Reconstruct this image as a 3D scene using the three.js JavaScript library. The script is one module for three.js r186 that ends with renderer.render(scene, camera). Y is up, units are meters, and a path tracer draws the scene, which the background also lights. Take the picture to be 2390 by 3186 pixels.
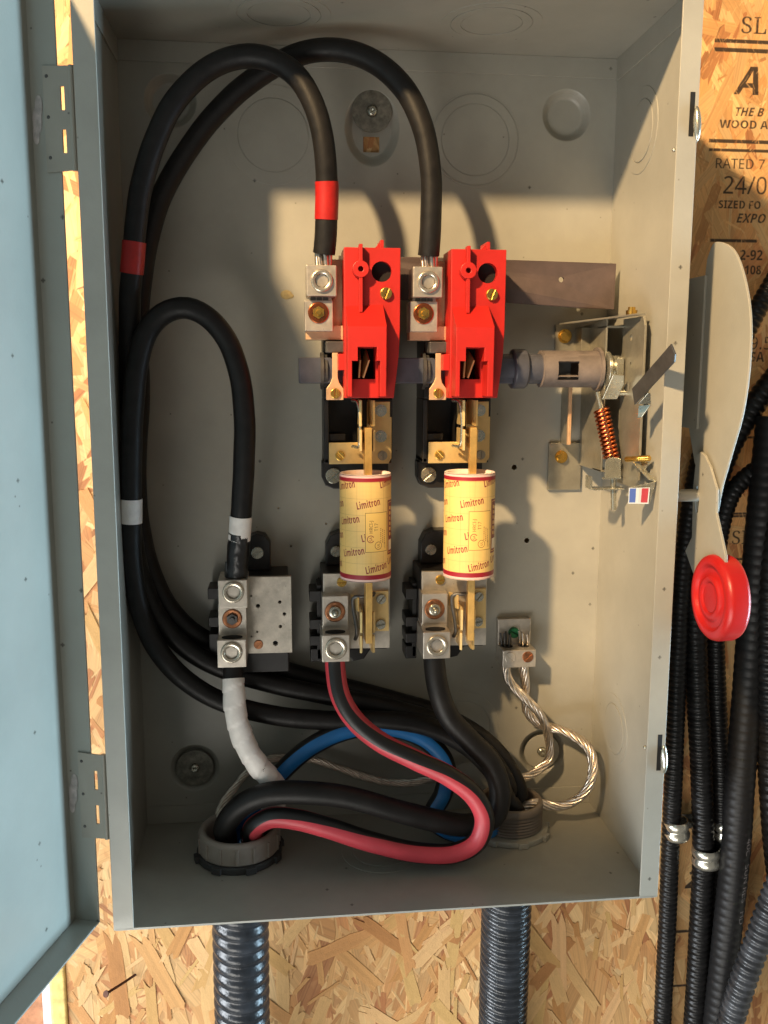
import * as THREE from 'three';
import { RoundedBoxGeometry } from 'three/addons/geometries/RoundedBoxGeometry.js';
import { ConvexGeometry } from 'three/addons/geometries/ConvexGeometry.js';
import { mergeGeometries, mergeVertices } from 'three/addons/utils/BufferGeometryUtils.js';
import { RectAreaLightUniformsLib } from 'three/addons/lights/RectAreaLightUniformsLib.js';

// ---------------------------------------------------------------- camera, light, exposure
const scene = new THREE.Scene();
const camera = new THREE.PerspectiveCamera(58.73, 768 / 1024, 0.02, 30);
camera.position.set(-0.0805, 0.0752, 0.8173);
camera.rotation.set(-0.15333, -0.10911, 0.0022, 'YXZ');
scene.background = new THREE.Color().setRGB(0.145, 0.138, 0.122);      // dim light of the room around
const renderer = new THREE.WebGLRenderer({ antialias: true });
renderer.toneMapping = THREE.LinearToneMapping;
renderer.toneMappingExposure = 1.3;
renderer.shadowMap.enabled = true;
RectAreaLightUniformsLib.init();
const LAMP = [-1.255, 1.45, 1.66];                                       // warm reflector lamp high on the left
const lamp = new THREE.SpotLight(new THREE.Color().setRGB(1, 0.70, 0.375), 39, 0, 0.212, 0.42, 2);   // reflector lamp aimed at the upper part
lamp.position.set(...LAMP); lamp.target.position.set(0, 0.35, 0.1); lamp.castShadow = true; lamp.shadow.radius = 3.2; lamp.shadow.bias = -0.0005;
scene.add(lamp, lamp.target);
const WINDOWS = [   // centre, size, what it faces, brightness, colour: daylight windows and an added fill panel
  { at: [2.2, -0.55, 0.44], size: [0.5, 1.5], to: [-0.25, -0.1, 0.3], power: 37, rgb: [0.54, 0.80, 1.0], label: 'blue daylight window low on the right side' },
  { at: [-2.1, -0.5, 1.05], size: [1.1, 1.3], to: [-0.2, -0.4, 0], power: 15, rgb: [0.90, 0.95, 1.0], label: 'bright daylight window low on the left side' },
  { at: [-1.0, -1.5, 1.65], size: [1.5, 1.2], to: [0, -0.3, 0], power: 4.4, rgb: [1.0, 0.96, 0.88], label: 'added fill panel low in front of the enclosure, for daylight off the floor' },  // added fill, stands in for daylight bounced up from the floor
];
for (const w of WINDOWS) {
  const l = new THREE.RectAreaLight(new THREE.Color().setRGB(...w.rgb), w.power, w.size[0], w.size[1]);
  l.position.set(...w.at); l.lookAt(...w.to); scene.add(l);
}

// ---------------------------------------------------------------- helpers (lengths in millimetres)
let seed = 20240611;
const rnd = () => { seed = (seed + 0x6D2B79F5) | 0; let t = Math.imul(seed ^ (seed >>> 15), 1 | seed); t = (t + Math.imul(t ^ (t >>> 7), 61 | t)) ^ t; return ((t ^ (t >>> 14)) >>> 0) / 4294967296; };
const rr = (a, b) => a + (b - a) * rnd();
const V = (a) => new THREE.Vector3(...a);
const used = {};
function numbered(n) { const k = used[n] = (used[n] ?? -1) + 1; return k ? n + '_' + String(k).padStart(3, '0') : n; }
function thing(name, label, category, base, group) {
  const o = new THREE.Group(); o.name = numbered(name); scene.add(o);
  o.position.set(base[0] / 1000, base[1] / 1000, base[2] / 1000);
  o.userData = { label, category }; if (group) o.userData.group = group;
  return o;
}
function boxUV(g) {
  g = g.index ? g.toNonIndexed() : g.clone();
  const p = g.attributes.position, n = g.attributes.normal, uv = new Float32Array(p.count * 2);
  for (let i = 0; i < p.count; i++) {
    const ax = Math.abs(n.getX(i)), ay = Math.abs(n.getY(i)), az = Math.abs(n.getZ(i));
    const a = az >= ax && az >= ay ? [p.getX(i), p.getY(i)] : ax >= ay ? [p.getZ(i), p.getY(i)] : [p.getX(i), p.getZ(i)];
    uv[2 * i] = a[0]; uv[2 * i + 1] = a[1];
  }
  g.setAttribute('uv', new THREE.BufferAttribute(uv, 2));
  return g;
}
const own = (g) => { g.userData.ownUV = true; return g; };
function part(name, geoms, material, parent, label) {
  const list = (Array.isArray(geoms) ? geoms : [geoms]).map((g) => {
    g = g.userData.ownUV ? (g.index ? g.toNonIndexed() : g.clone()) : boxUV(g);
    for (const k of Object.keys(g.attributes)) if (!['position', 'normal', 'uv'].includes(k)) g.deleteAttribute(k);
    return g;
  });
  const g = list.length > 1 ? mergeGeometries(list) : list[0];
  let ox = 0, oy = 0, oz = 0;
  for (let q = parent; q && q !== scene; q = q.parent) { ox += q.position.x; oy += q.position.y; oz += q.position.z; }
  g.scale(0.001, 0.001, 0.001); g.translate(-ox, -oy, -oz);
  const m = new THREE.Mesh(g, material); m.name = name; m.castShadow = m.receiveShadow = true;
  if (label) m.userData.label = label;
  (parent ?? scene).add(m);
  return m;
}
const box = (w, h, d, x, y, z, r = 0.5) => {
  const g = r > 0 ? new RoundedBoxGeometry(w, h, d, 2, Math.min(r, w / 2.1, h / 2.1, d / 2.1)) : new THREE.BoxGeometry(w, h, d);
  return g.translate(x, y, z);
};
const span = (x0, x1, y0, y1, z0, z1, r = 0.5) => box(Math.abs(x1 - x0), Math.abs(y1 - y0), Math.abs(z1 - z0), (x0 + x1) / 2, (y0 + y1) / 2, (z0 + z1) / 2, r);
const cylZ = (r, z0, z1, x, y, seg = 28, r2 = r) => new THREE.CylinderGeometry(r2, r, z1 - z0, seg).rotateX(Math.PI / 2).translate(x, y, (z0 + z1) / 2);
const cylX = (r, x0, x1, y, z, seg = 32) => new THREE.CylinderGeometry(r, r, x1 - x0, seg).rotateZ(Math.PI / 2).translate((x0 + x1) / 2, y, z);
const cylY = (r, y0, y1, x, z, seg = 40) => new THREE.CylinderGeometry(r, r, y1 - y0, seg).translate(x, (y0 + y1) / 2, z);
const latheZ = (prof, x, y, z, seg = 36) => new THREE.LatheGeometry(prof.map((p) => new THREE.Vector2(...p)), seg).rotateX(Math.PI / 2).translate(x, y, z);
const latheY = (prof, x, y, z, seg = 48) => new THREE.LatheGeometry(prof.map((p) => new THREE.Vector2(...p)), seg).translate(x, y, z);
function poly(pts, holes = []) {
  const s = new THREE.Shape(pts.map((p) => new THREE.Vector2(...p)));
  for (const h of holes) {
    if (h.r) { const q = new THREE.Path(); q.absarc(h.x, h.y, h.r, 0, Math.PI * 2, true); s.holes.push(q); }
    else s.holes.push(new THREE.Path(h.map((p) => new THREE.Vector2(...p))));
  }
  return s;
}
const prism = (pts, z0, z1, holes = [], bevel = 0, seg = 24) => {
  const g = new THREE.ExtrudeGeometry(pts.holes ? pts : poly(pts, holes), { depth: z1 - z0 - 2 * bevel, bevelEnabled: bevel > 0, bevelSize: bevel, bevelThickness: bevel, bevelOffset: -bevel, bevelSegments: 2, curveSegments: seg });
  return g.translate(0, 0, z0 + bevel);
};
const rectPath = (x0, x1, y0, y1) => [[x0, y0], [x0, y1], [x1, y1], [x1, y0]];
const hull = (pts) => new ConvexGeometry(pts.map(V));
// thin plate through a 3D outline (planar or nearly so), given thickness
function plate(pts, t) {
  const a = V(pts[0]), b = V(pts[1]), c = V(pts[2]);
  const X = b.clone().sub(a).normalize(), N = X.clone().cross(c.clone().sub(a)).normalize(), Y = N.clone().cross(X);
  const flat = pts.map((p) => { const d = V(p).sub(a); return [d.dot(X), d.dot(Y)]; });
  const g = prism(flat, -t / 2, t / 2, [], Math.min(0.25, t / 4), 8);
  return g.applyMatrix4(new THREE.Matrix4().makeBasis(X, Y, N).setPosition(a));
}
// tube along a curve; radius may vary with length s (mm) and angle; u runs round, v along in mm
function sweep(pts, radius, o = {}) {
  const curve = new THREE.CatmullRomCurve3(pts.map(V), false, 'centripetal');
  const L = curve.getLength(), n = o.n ?? Math.max(8, Math.round(L / (o.step ?? 5))), m = o.m ?? 20;
  curve.arcLengthDivisions = 400;
  const f = curve.computeFrenetFrames(n, false), a = o.from ?? 0, b = o.to ?? 1;
  const pos = [], nor = [], uv = [], idx = [];
  const ru = o.ru ?? 2 * Math.PI * (typeof radius === "number" ? radius : (o.r0 ?? 10));
  const rad = typeof radius === 'function' ? radius : () => radius;
  const P = new THREE.Vector3(), Q = new THREE.Vector3();
  let last = 0; const VIEW = new THREE.Vector3(-0.12, 0.1, 1).normalize();
  const i0 = Math.round(a * n), i1 = Math.round(b * n);
  for (let i = i0; i <= i1; i++) {
    const t = i / n; curve.getPointAt(t, P);
    let tw = 0;
    if (o.face) { let phi = Math.atan2(f.binormals[i].dot(VIEW), f.normals[i].dot(VIEW)) / (Math.PI * 2); if (i > i0) phi += Math.round(last - phi); last = phi; tw = o.face(t) - phi; }   // stripe kept turned to the room
    for (let j = 0; j <= m; j++) {
      const th = j / m * Math.PI * 2, r = rad(t * L, th, t);
      Q.copy(f.normals[i]).multiplyScalar(Math.cos(th)).addScaledVector(f.binormals[i], Math.sin(th));
      pos.push(P.x + Q.x * r, P.y + Q.y * r, P.z + Q.z * r); nor.push(Q.x, Q.y, Q.z);
      uv.push(j / m * ru + tw, t * L * (o.rv ?? 1));
    }
  }
  const rows = i1 - i0;
  for (let i = 0; i < rows; i++) for (let j = 0; j < m; j++) { const k = i * (m + 1) + j; idx.push(k, k + m + 1, k + 1, k + 1, k + m + 1, k + m + 2); }
  if (o.caps !== false) for (const e of [0, rows]) {
    const c = pos.length / 3, i = e + i0; curve.getPointAt(i / n, P);
    const T = f.tangents[i].clone().multiplyScalar(e ? 1 : -1);
    pos.push(P.x, P.y, P.z); nor.push(T.x, T.y, T.z); uv.push(0, 0);
    for (let j = 0; j <= m; j++) { const k = (e * (m + 1) + j) * 3; pos.push(pos[k], pos[k + 1], pos[k + 2]); nor.push(T.x, T.y, T.z); uv.push(0, 0); }
    for (let j = 0; j < m; j++) e ? idx.push(c, c + 1 + j + 1, c + 1 + j) : idx.push(c, c + 1 + j, c + 2 + j);
  }
  const g = new THREE.BufferGeometry();
  g.setAttribute('position', new THREE.Float32BufferAttribute(pos, 3)); g.setAttribute('normal', new THREE.Float32BufferAttribute(nor, 3)); g.setAttribute('uv', new THREE.Float32BufferAttribute(uv, 2));
  g.setIndex(idx);
  // winding check: first face against its normal
  const A = new THREE.Vector3(), e1 = new THREE.Vector3(), e2 = new THREE.Vector3();
  A.fromArray(pos, idx[0] * 3); e1.fromArray(pos, idx[1] * 3).sub(A); e2.fromArray(pos, idx[2] * 3).sub(A); e1.cross(e2);
  if (e1.dot(new THREE.Vector3().fromArray(nor, idx[0] * 3)) < 0) { for (let i = 0; i < rows * m * 6; i += 3) { const t = idx[i]; idx[i] = idx[i + 1]; idx[i + 1] = t; } g.setIndex(idx); }
  if (typeof radius === 'function') { g.computeVertexNormals(); const N = g.attributes.normal; for (let i = 0; i <= rows; i++) { const p = i * (m + 1), q = p + m; const x = N.getX(p) + N.getX(q), y = N.getY(p) + N.getY(q), z = N.getZ(p) + N.getZ(q), l = Math.hypot(x, y, z) || 1; for (const k of [p, q]) N.setXYZ(k, x / l, y / l, z / l); } }
  g.userData.length = L;
  return own(g);
}
// ---------------------------------------------------------------- textures and materials
function grid(size, fn) { const a = new Float32Array(size * size); for (let y = 0; y < size; y++) for (let x = 0; x < size; x++) a[y * size + x] = fn(x, y); return a; }
function tileNoise(size, cells, oct) {     // tileable value noise, 0..1
  const layers = []; for (let o = 0; o < oct; o++) { const c = cells << o; layers.push([c, grid(c, rnd)]); }
  return grid(size, (x, y) => { let v = 0, w = 0, a = 1; for (const [c, g] of layers) {
    const fx = x / size * c, fy = y / size * c, ix = Math.floor(fx), iy = Math.floor(fy), tx = fx - ix, ty = fy - iy, sx = tx * tx * (3 - 2 * tx), sy = ty * ty * (3 - 2 * ty);
    const at = (i, j) => g[((j + c) % c) * c + (i + c) % c];
    v += a * ((at(ix, iy) * (1 - sx) + at(ix + 1, iy) * sx) * (1 - sy) + (at(ix, iy + 1) * (1 - sx) + at(ix + 1, iy + 1) * sx) * sy); w += a; a *= 0.55; }
    return v / w; });
}
function tex(size, fn, srgb, mm = 1) {     // fn(i) -> [r,g,b] 0..1; mm = millimetres that one tile covers
  const d = new Uint8Array(size * size * 4);
  for (let i = 0; i < size * size; i++) { const c = fn(i); d[4 * i] = c[0] * 255; d[4 * i + 1] = c[1] * 255; d[4 * i + 2] = c[2] * 255; d[4 * i + 3] = 255; }
  const t = new THREE.DataTexture(d, size, size); t.wrapS = t.wrapT = THREE.RepeatWrapping; t.magFilter = THREE.LinearFilter; t.minFilter = THREE.LinearMipmapLinearFilter; t.generateMipmaps = true;
  if (srgb) t.colorSpace = THREE.SRGBColorSpace;
  t.repeat.set(1 / mm, 1 / mm); t.needsUpdate = true; return t;
}
const clampf = (v) => Math.max(0, Math.min(1, v));
const nA = tileNoise(256, 8, 5), nB = tileNoise(256, 40, 2), nC = tileNoise(256, 4, 3);
const grey = (v) => [v, v, v];
const orangePeel = tex(256, (i) => grey(nB[i]), false, 46);
const fineBump = tex(256, (i) => grey(nA[i] * 0.6 + nB[i] * 0.4), false, 30);
const blotch = (mm, lo, hi) => tex(256, (i) => grey(clampf(lo + (hi - lo) * nA[i])), false, mm);
function tinted(mm, rgb, amp, speck = 0, speckRGB = [0.2, 0.19, 0.17]) {   // sRGB colour with patches and a few specks
  const spots = new Float32Array(65536);
  for (let k = 0; k < speck; k++) { const cx = rnd() * 256, cy = rnd() * 256, r = rr(0.5, 1.3); for (let y = -3; y <= 3; y++) for (let x = -3; x <= 3; x++) { const d = Math.hypot(x, y); if (d < r) spots[((Math.round(cy) + y + 256) % 256) * 256 + (Math.round(cx) + x + 256) % 256] = rr(0.4, 0.9); } }
  return tex(256, (i) => { const v = 1 + amp * ((nA[i] - 0.5) * 1.4 + (nC[i] - 0.5) + (nB[i] - 0.5) * 0.3), s = spots[i]; return rgb.map((c, k) => clampf(c * v * (1 - s) + speckRGB[k] * s)); }, true, mm);
}
const mat = (o) => new THREE.MeshPhysicalMaterial({ roughness: 0.6, metalness: 0, ...o });
const M = {
  paint: mat({ map: tinted(240, [0.612, 0.600, 0.556], 0.06, 16), roughness: 0.42, roughnessMap: blotch(170, 0.75, 1), bumpMap: orangePeel, bumpScale: 0.00004, clearcoat: 0.15, clearcoatRoughness: 0.35 }),
  doorPaint: mat({ map: tinted(260, [0.600, 0.605, 0.570], 0.04, 26), roughness: 0.34, roughnessMap: blotch(200, 0.8, 1), bumpMap: orangePeel, bumpScale: 0.00004, clearcoat: 0.25, clearcoatRoughness: 0.3 }),
  bareEdge: mat({ color: 0xb9b7ae, metalness: 0.7, roughness: 0.35 }),
  cable: mat({ map: tinted(60, [0.11, 0.102, 0.098], 0.3, 10, [0.3, 0.28, 0.25]), roughness: 0.56, specularIntensity: 0.6, roughnessMap: blotch(40, 0.7, 1), bumpMap: fineBump, bumpScale: 0.00012 }),
  taped: mat({ map: tinted(30, [0.12, 0.115, 0.115], 0.2), roughness: 0.36, bumpMap: tex(256, (i) => grey(nC[i]), false, 18), bumpScale: 0.0006 }),
  redTape: mat({ map: tinted(30, [0.68, 0.12, 0.10], 0.12), roughness: 0.4, bumpMap: fineBump, bumpScale: 0.0001 }),
  whiteTape: mat({ map: tinted(40, [0.93, 0.905, 0.88], 0.06), roughness: 0.45, bumpMap: fineBump, bumpScale: 0.0002 }),
  conduit: mat({ map: tinted(50, [0.09, 0.086, 0.085], 0.5, 40, [0.26, 0.23, 0.19]), roughness: 0.40, specularIntensity: 0.5, roughnessMap: blotch(30, 0.7, 1), bumpMap: fineBump, bumpScale: 0.0002 }),
  conduitSheen: mat({ map: tinted(60, [0.16, 0.17, 0.185], 0.35), roughness: 0.27, roughnessMap: blotch(25, 0.7, 1), bumpMap: fineBump, bumpScale: 0.0003 }),
  conduitGrey: mat({ map: tinted(60, [0.22, 0.225, 0.235], 0.4), roughness: 0.3, bumpMap: fineBump, bumpScale: 0.0003 }),
  redPlastic: mat({ map: tinted(90, [0.70, 0.125, 0.10], 0.06), roughness: 0.44, bumpMap: fineBump, bumpScale: 0.00005 }),
  knobRed: mat({ map: tinted(90, [0.71, 0.115, 0.11], 0.05), roughness: 0.33, bumpMap: fineBump, bumpScale: 0.00006 }),
  bakelite: mat({ map: tinted(50, [0.115, 0.105, 0.10], 0.3), roughness: 0.42, bumpMap: fineBump, bumpScale: 0.0001 }),
  void: mat({ color: 0x0c0b0a, roughness: 0.8 }),
  shaft: mat({ map: tinted(60, [0.29, 0.295, 0.33], 0.18), roughness: 0.3, bumpMap: fineBump, bumpScale: 0.0001 }),
  collarPlastic: mat({ map: tinted(60, [0.44, 0.40, 0.38], 0.18), roughness: 0.5, bumpMap: fineBump, bumpScale: 0.00015 }),
  bushing: mat({ map: tinted(60, [0.62, 0.575, 0.53], 0.08), roughness: 0.5, bumpMap: fineBump, bumpScale: 0.0001 }),
  washer: mat({ map: tinted(24, [0.50, 0.485, 0.44], 0.3, 14), metalness: 0.45, roughness: 0.55, bumpMap: fineBump, bumpScale: 0.0002 }),
  thread: mat({ map: tinted(50, [0.46, 0.415, 0.37], 0.12), roughness: 0.45 }),
  locknut: mat({ map: tinted(40, [0.23, 0.225, 0.22], 0.2), roughness: 0.55 }),
  alu: mat({ map: tinted(50, [0.80, 0.765, 0.715], 0.12, 10), metalness: 0.75, roughness: 0.42, roughnessMap: blotch(25, 0.6, 1), bumpMap: fineBump, bumpScale: 0.00008 }),
  aluPlate: mat({ map: tinted(60, [0.73, 0.70, 0.65], 0.16, 22), metalness: 0.7, roughness: 0.5, roughnessMap: blotch(22, 0.6, 1), bumpMap: fineBump, bumpScale: 0.0001 }),
  setScrew: mat({ map: tinted(30, [0.84, 0.80, 0.73], 0.12), metalness: 0.85, roughness: 0.3, roughnessMap: blotch(12, 0.6, 1) }),
  brass: mat({ map: tinted(30, [0.86, 0.70, 0.36], 0.12), metalness: 0.95, roughness: 0.26 }),
  brassPlate: mat({ map: tinted(40, [0.88, 0.76, 0.52], 0.06, 3), metalness: 0.5, roughness: 0.34 }),
  blade: mat({ map: tinted(40, [0.84, 0.68, 0.40], 0.12), metalness: 0.7, roughness: 0.4 }),
  tan: mat({ map: tinted(40, [0.83, 0.68, 0.53], 0.10), metalness: 0.45, roughness: 0.45 }),
  copper: mat({ map: tinted(30, [0.78, 0.44, 0.28], 0.2), metalness: 1, roughness: 0.25 }),
  copperOld: mat({ map: tinted(20, [0.66, 0.45, 0.32], 0.35), metalness: 0.9, roughness: 0.35 }),
  zinc: mat({ map: tinted(40, [0.76, 0.755, 0.70], 0.10), metalness: 0.85, roughness: 0.32, roughnessMap: blotch(18, 0.6, 1) }),
  zincDull: mat({ map: tinted(50, [0.63, 0.61, 0.55], 0.10, 12), metalness: 0.65, roughness: 0.44, roughnessMap: blotch(22, 0.6, 1), bumpMap: fineBump, bumpScale: 0.0001 }),
  steelDark: mat({ map: tinted(40, [0.35, 0.345, 0.34], 0.15), metalness: 0.6, roughness: 0.42 }),
  wire: mat({ map: tinted(25, [0.88, 0.83, 0.77], 0.18), metalness: 0.95, roughness: 0.28 }),
  greenScrew: mat({ map: tinted(20, [0.10, 0.42, 0.24], 0.15), metalness: 0.25, roughness: 0.4 }),
  fibre: mat({ map: tinted(70, [0.315, 0.262, 0.25], 0.14), roughness: 0.62, bumpMap: fineBump, bumpScale: 0.00015 }),
  strapMetal: mat({ map: tinted(40, [0.84, 0.82, 0.76], 0.1), metalness: 0.9, roughness: 0.25 }),
  weld: mat({ map: tinted(16, [0.70, 0.68, 0.67], 0.15), roughness: 0.6, bumpMap: fineBump, bumpScale: 0.0004 }),
  residue: mat({ map: tinted(20, [0.62, 0.55, 0.38], 0.2), roughness: 0.7 }),
  rust: mat({ map: tinted(20, [0.36, 0.23, 0.17], 0.3), roughness: 0.7, metalness: 0.3 }),
  felt: mat({ map: tinted(20, [0.90, 0.82, 0.78], 0.1), roughness: 0.8 }),
  foam: mat({ map: tinted(30, [0.93, 0.80, 0.50], 0.15), roughness: 0.9 }),
  wrap: mat({ map: tinted(40, [0.86, 0.88, 0.92], 0.08), roughness: 0.6 }),
  stud: mat({ map: tinted(40, [0.72, 0.50, 0.36], 0.2), roughness: 0.8 }),
};
// ---------------------------------------------------------------- small fittings
const slotHead = (r, z0, h, x, y, a = 0, w = 0.16) => {   // round head with a real slot, facing +z
  const out = [cylZ(r, z0, z0 + h * 0.45, x, y, 24)];
  for (const s of [-1, 1]) { const pts = []; const b = Math.asin(w); for (let i = 0; i <= 10; i++) { const t = b + (Math.PI - 2 * b) * i / 10; pts.push([Math.cos(t) * r * 0.97, s * Math.sin(t) * r * 0.97]); } if (s < 0) pts.reverse();
    out.push(prism(pts, z0 + h * 0.45, z0 + h, [], Math.min(0.3, h * 0.2), 6).rotateZ(0).applyMatrix4(new THREE.Matrix4().makeRotationZ(a)).translate(x, y, 0)); }
  return out;
};
const hexHead = (r, z0, h, x, y, a = 0.2) => [cylZ(r * 1.18, z0, z0 + h * 0.25, x, y, 24), new THREE.CylinderGeometry(r * 0.94, r, h * 0.75, 6).rotateX(Math.PI / 2).rotateZ(a).translate(x, y, z0 + h * 0.62)];
const socketScrew = (r, z, x, y) => [                     // lug set screw with a hexagonal socket
  latheZ([[r, -3], [r, 1.4], [r - 0.5, 2.2], [r - 1.4, 2.4], [r * 0.63, 2.2], [r * 0.60, 1.2]], x, y, z, 32),
  latheZ([[r * 0.62, 1.3], [r * 0.56, -6.5], [0.01, -7]], x, y, z, 6)];
function strandBundle(name, pts, count, helix, r, mater, parent, turns, step = 3) {   // twisted bare strands, each its own part
  const curve = new THREE.CatmullRomCurve3(pts.map(V), false, 'centripetal'), L = curve.getLength(), n = Math.round(L / step);
  const f = curve.computeFrenetFrames(n, false);
  for (let k = 0; k < count; k++) {
    const path = [];
    for (let i = 0; i <= n; i++) { const t = i / n, p = curve.getPointAt(t), a = k / (count - 1) * Math.PI * 2 + t * turns * Math.PI * 2, h = k === count - 1 ? 0 : helix * (1 + 0.12 * Math.sin(t * 31 + k * 2.1));
      p.addScaledVector(f.normals[i], Math.cos(a) * h).addScaledVector(f.binormals[i], Math.sin(a) * h); path.push(p.toArray()); }
    part(name, sweep(path, r, { m: 7, step: step * 1.3 }), mater, parent);
  }
}
// ---------------------------------------------------------------- the setting: strand board wall
const OX0 = -297, OX1 = 480, OY0 = -660, OY1 = 440, OZ = -10;
const strandTones = [[216, 172, 116], [206, 158, 102], [220, 182, 128], [200, 150, 94], [192, 138, 84], [211, 166, 110], [182, 124, 76], [218, 178, 122], [204, 156, 100], [164, 106, 64]];
function strandOutline(l, w) {             // a long flake with torn ends and slightly wavy sides
  const n = 4, p = [];
  for (let i = 0; i <= n; i++) p.push([-l / 2 + rr(-0.07, 0.07) * l, -w / 2 + w * i / n]);
  for (let i = 1; i < 4; i++) p.push([-l / 2 + l * (i / 4 + rr(-0.06, 0.06)), w / 2 + rr(-0.1, 0.06) * w]);
  for (let i = n; i >= 0; i--) p.push([l / 2 + rr(-0.10, 0.10) * l, -w / 2 + w * i / n]);
  for (let i = 3; i > 0; i--) p.push([-l / 2 + l * (i / 4 + rr(-0.06, 0.06)), -w / 2 + rr(-0.06, 0.1) * w]);
  return p;
}
function drawStrandBoard() {
  const W = 1448, H = 2048, k = H / (OY1 - OY0);
  const c = document.createElement('canvas'), b = document.createElement('canvas'); c.width = b.width = W; c.height = b.height = H;
  const g = c.getContext('2d'), h = b.getContext('2d');
  g.fillStyle = 'rgb(186,140,92)'; g.fillRect(0, 0, W, H); h.fillStyle = 'rgb(60,60,60)'; h.fillRect(0, 0, W, H);
  for (let i = 0; i < 8200; i++) {
    const small = i > 3000 && rnd() < 0.7, l = (small ? rr(7, 34) : rr(28, 105)) * k, w = (small ? rr(1.2, 5) : rr(5, 21)) * k;
    const x = rr(-40, W + 40), y = rr(-40, H + 40), a = Math.PI / 2 + (rnd() + rnd() + rnd() - 1.5) * 1.15, o = strandOutline(l, w);
    const t = strandTones[Math.floor(Math.pow(rnd(), 1.25) * strandTones.length)], v = rr(0.9, 1.07), e = Math.round(rr(70, 215));
    for (const q of [g, h]) { q.save(); q.translate(x, y); q.rotate(a); q.beginPath(); o.forEach((p, j) => (j ? q.lineTo(...p) : q.moveTo(...p))); q.closePath(); }
    const col = (f) => `rgb(${t.map((s) => Math.min(255, Math.round(s * f))).join(',')})`;
    g.fillStyle = col(v); g.globalAlpha = rr(0.7, 0.95); g.fill(); g.globalAlpha = 1; h.fillStyle = `rgb(${e},${e},${e})`; h.fill();
    g.clip(); h.clip();
    const lines = Math.round(w / 1.6);
    for (let j = 0; j < lines; j++) { const yy = rr(-w / 2, w / 2), s = rr(0.82, 1.1); g.strokeStyle = col(v * s); g.globalAlpha = 0.55; g.lineWidth = rr(0.6, 1.6); g.beginPath(); g.moveTo(-l * 0.6, yy); g.lineTo(l * 0.6, yy + rr(-2, 2)); g.stroke(); const ee = Math.round(e * s); h.strokeStyle = `rgb(${ee},${ee},${ee})`; h.globalAlpha = 0.5; h.lineWidth = 1; h.beginPath(); h.moveTo(-l * 0.6, yy); h.lineTo(l * 0.6, yy); h.stroke(); }
    g.restore(); h.restore();
  }
  // black ink stamp of the board
  const X = (x) => (x - OX0) * k, Y = (y) => (OY1 - y) * k;
  const ink = (s, x, y, hgt, style = '', fam = 'sans-serif', sx = 1) => { g.save(); g.translate(X(x), Y(y)); g.scale(sx, 1); g.font = `${style} ${Math.round(hgt * k / 0.72)}px ${fam}`; g.fillText(s, 0, 0); g.restore(); };
  const rule = (x0, x1, y, t) => g.fillRect(X(x0), Y(y) - t * k / 2, (x1 - x0) * k, t * k);
  g.fillStyle = 'rgba(38,28,20,0.86)';
  ink('SL', 329, 374, 14.5, '', 'serif', 1.1); rule(306, 470, 367, 3); rule(306, 470, 359.5, 3.4);
  ink('A', 326, 322.5, 24, 'italic bold', 'sans-serif', 1.1); ink('THE B', 327.6, 304.5, 7.2, 'italic bold'); ink('WOOD A', 314.7, 293.5, 6.4, 'bold', 'sans-serif', 1.25);
  rule(305.5, 470, 282, 3); rule(306, 470, 274.3, 2.4);
  ink('RATED 7', 311.9, 258, 8.6, '', 'sans-serif', 1.1); ink('24/0', 320.7, 236.4, 15.4); ink('SIZED FO', 317.7, 223.6, 7, 'bold'); ink('EXPO', 335, 211.3, 8, 'italic bold');
  rule(312, 357, 195, 2.6); ink('2-92', 341, 177.5, 9.4, 'bold', 'sans-serif', 0.9); ink('108', 346.5, 165.2, 8, 'bold', 'sans-serif', 0.9);
  ink('9.5', 356, 96.5, 12); ink('SA', 357, 85, 9, 'bold'); rule(340, 372, 31, 2.4); rule(352, 372, 13.6, 2); rule(330, 372, -60, 2); rule(338, 420, -62.5, 2);
  ink('SH', 350, -90, 13, '', 'serif'); rule(325, 372, -105, 2.2); ink('2', 321.5, -450, 20, 'italic bold'); rule(312, 372, -498, 3); rule(312, 372, -560, 2.4); rule(330, 372, -575, 2.4);
  // ink misses the deep spots of the flakes
  for (let i = 0; i < 3400; i++) { g.save(); g.translate(X(rr(300, 400)), Y(rr(-600, 420))); g.rotate(Math.PI / 2 + rr(-0.9, 0.9)); g.fillStyle = `rgba(${strandTones[Math.floor(rnd() * 7)].join(',')},${rr(0.25, 0.7)})`; g.fillRect(0, 0, rr(2, 16), rr(0.6, 2.4)); g.restore(); }
  const mk = (cv, s) => { const t = new THREE.CanvasTexture(cv); if (s) t.colorSpace = THREE.SRGBColorSpace; t.magFilter = THREE.LinearFilter; t.minFilter = THREE.LinearMipmapLinearFilter; t.anisotropy = 8; return t; };
  return [mk(c, true), mk(b, false)];
}
const [osbMap, osbBump] = drawStrandBoard();
const osbMat = mat({ map: osbMap, bumpMap: osbBump, bumpScale: 0.0009, roughness: 0.72 });
const wall = new THREE.Group(); wall.name = 'strand_board_wall'; wall.userData = { kind: 'structure', label: 'oriented strand board wall printed with a black stamp', category: 'wall' }; scene.add(wall);
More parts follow.
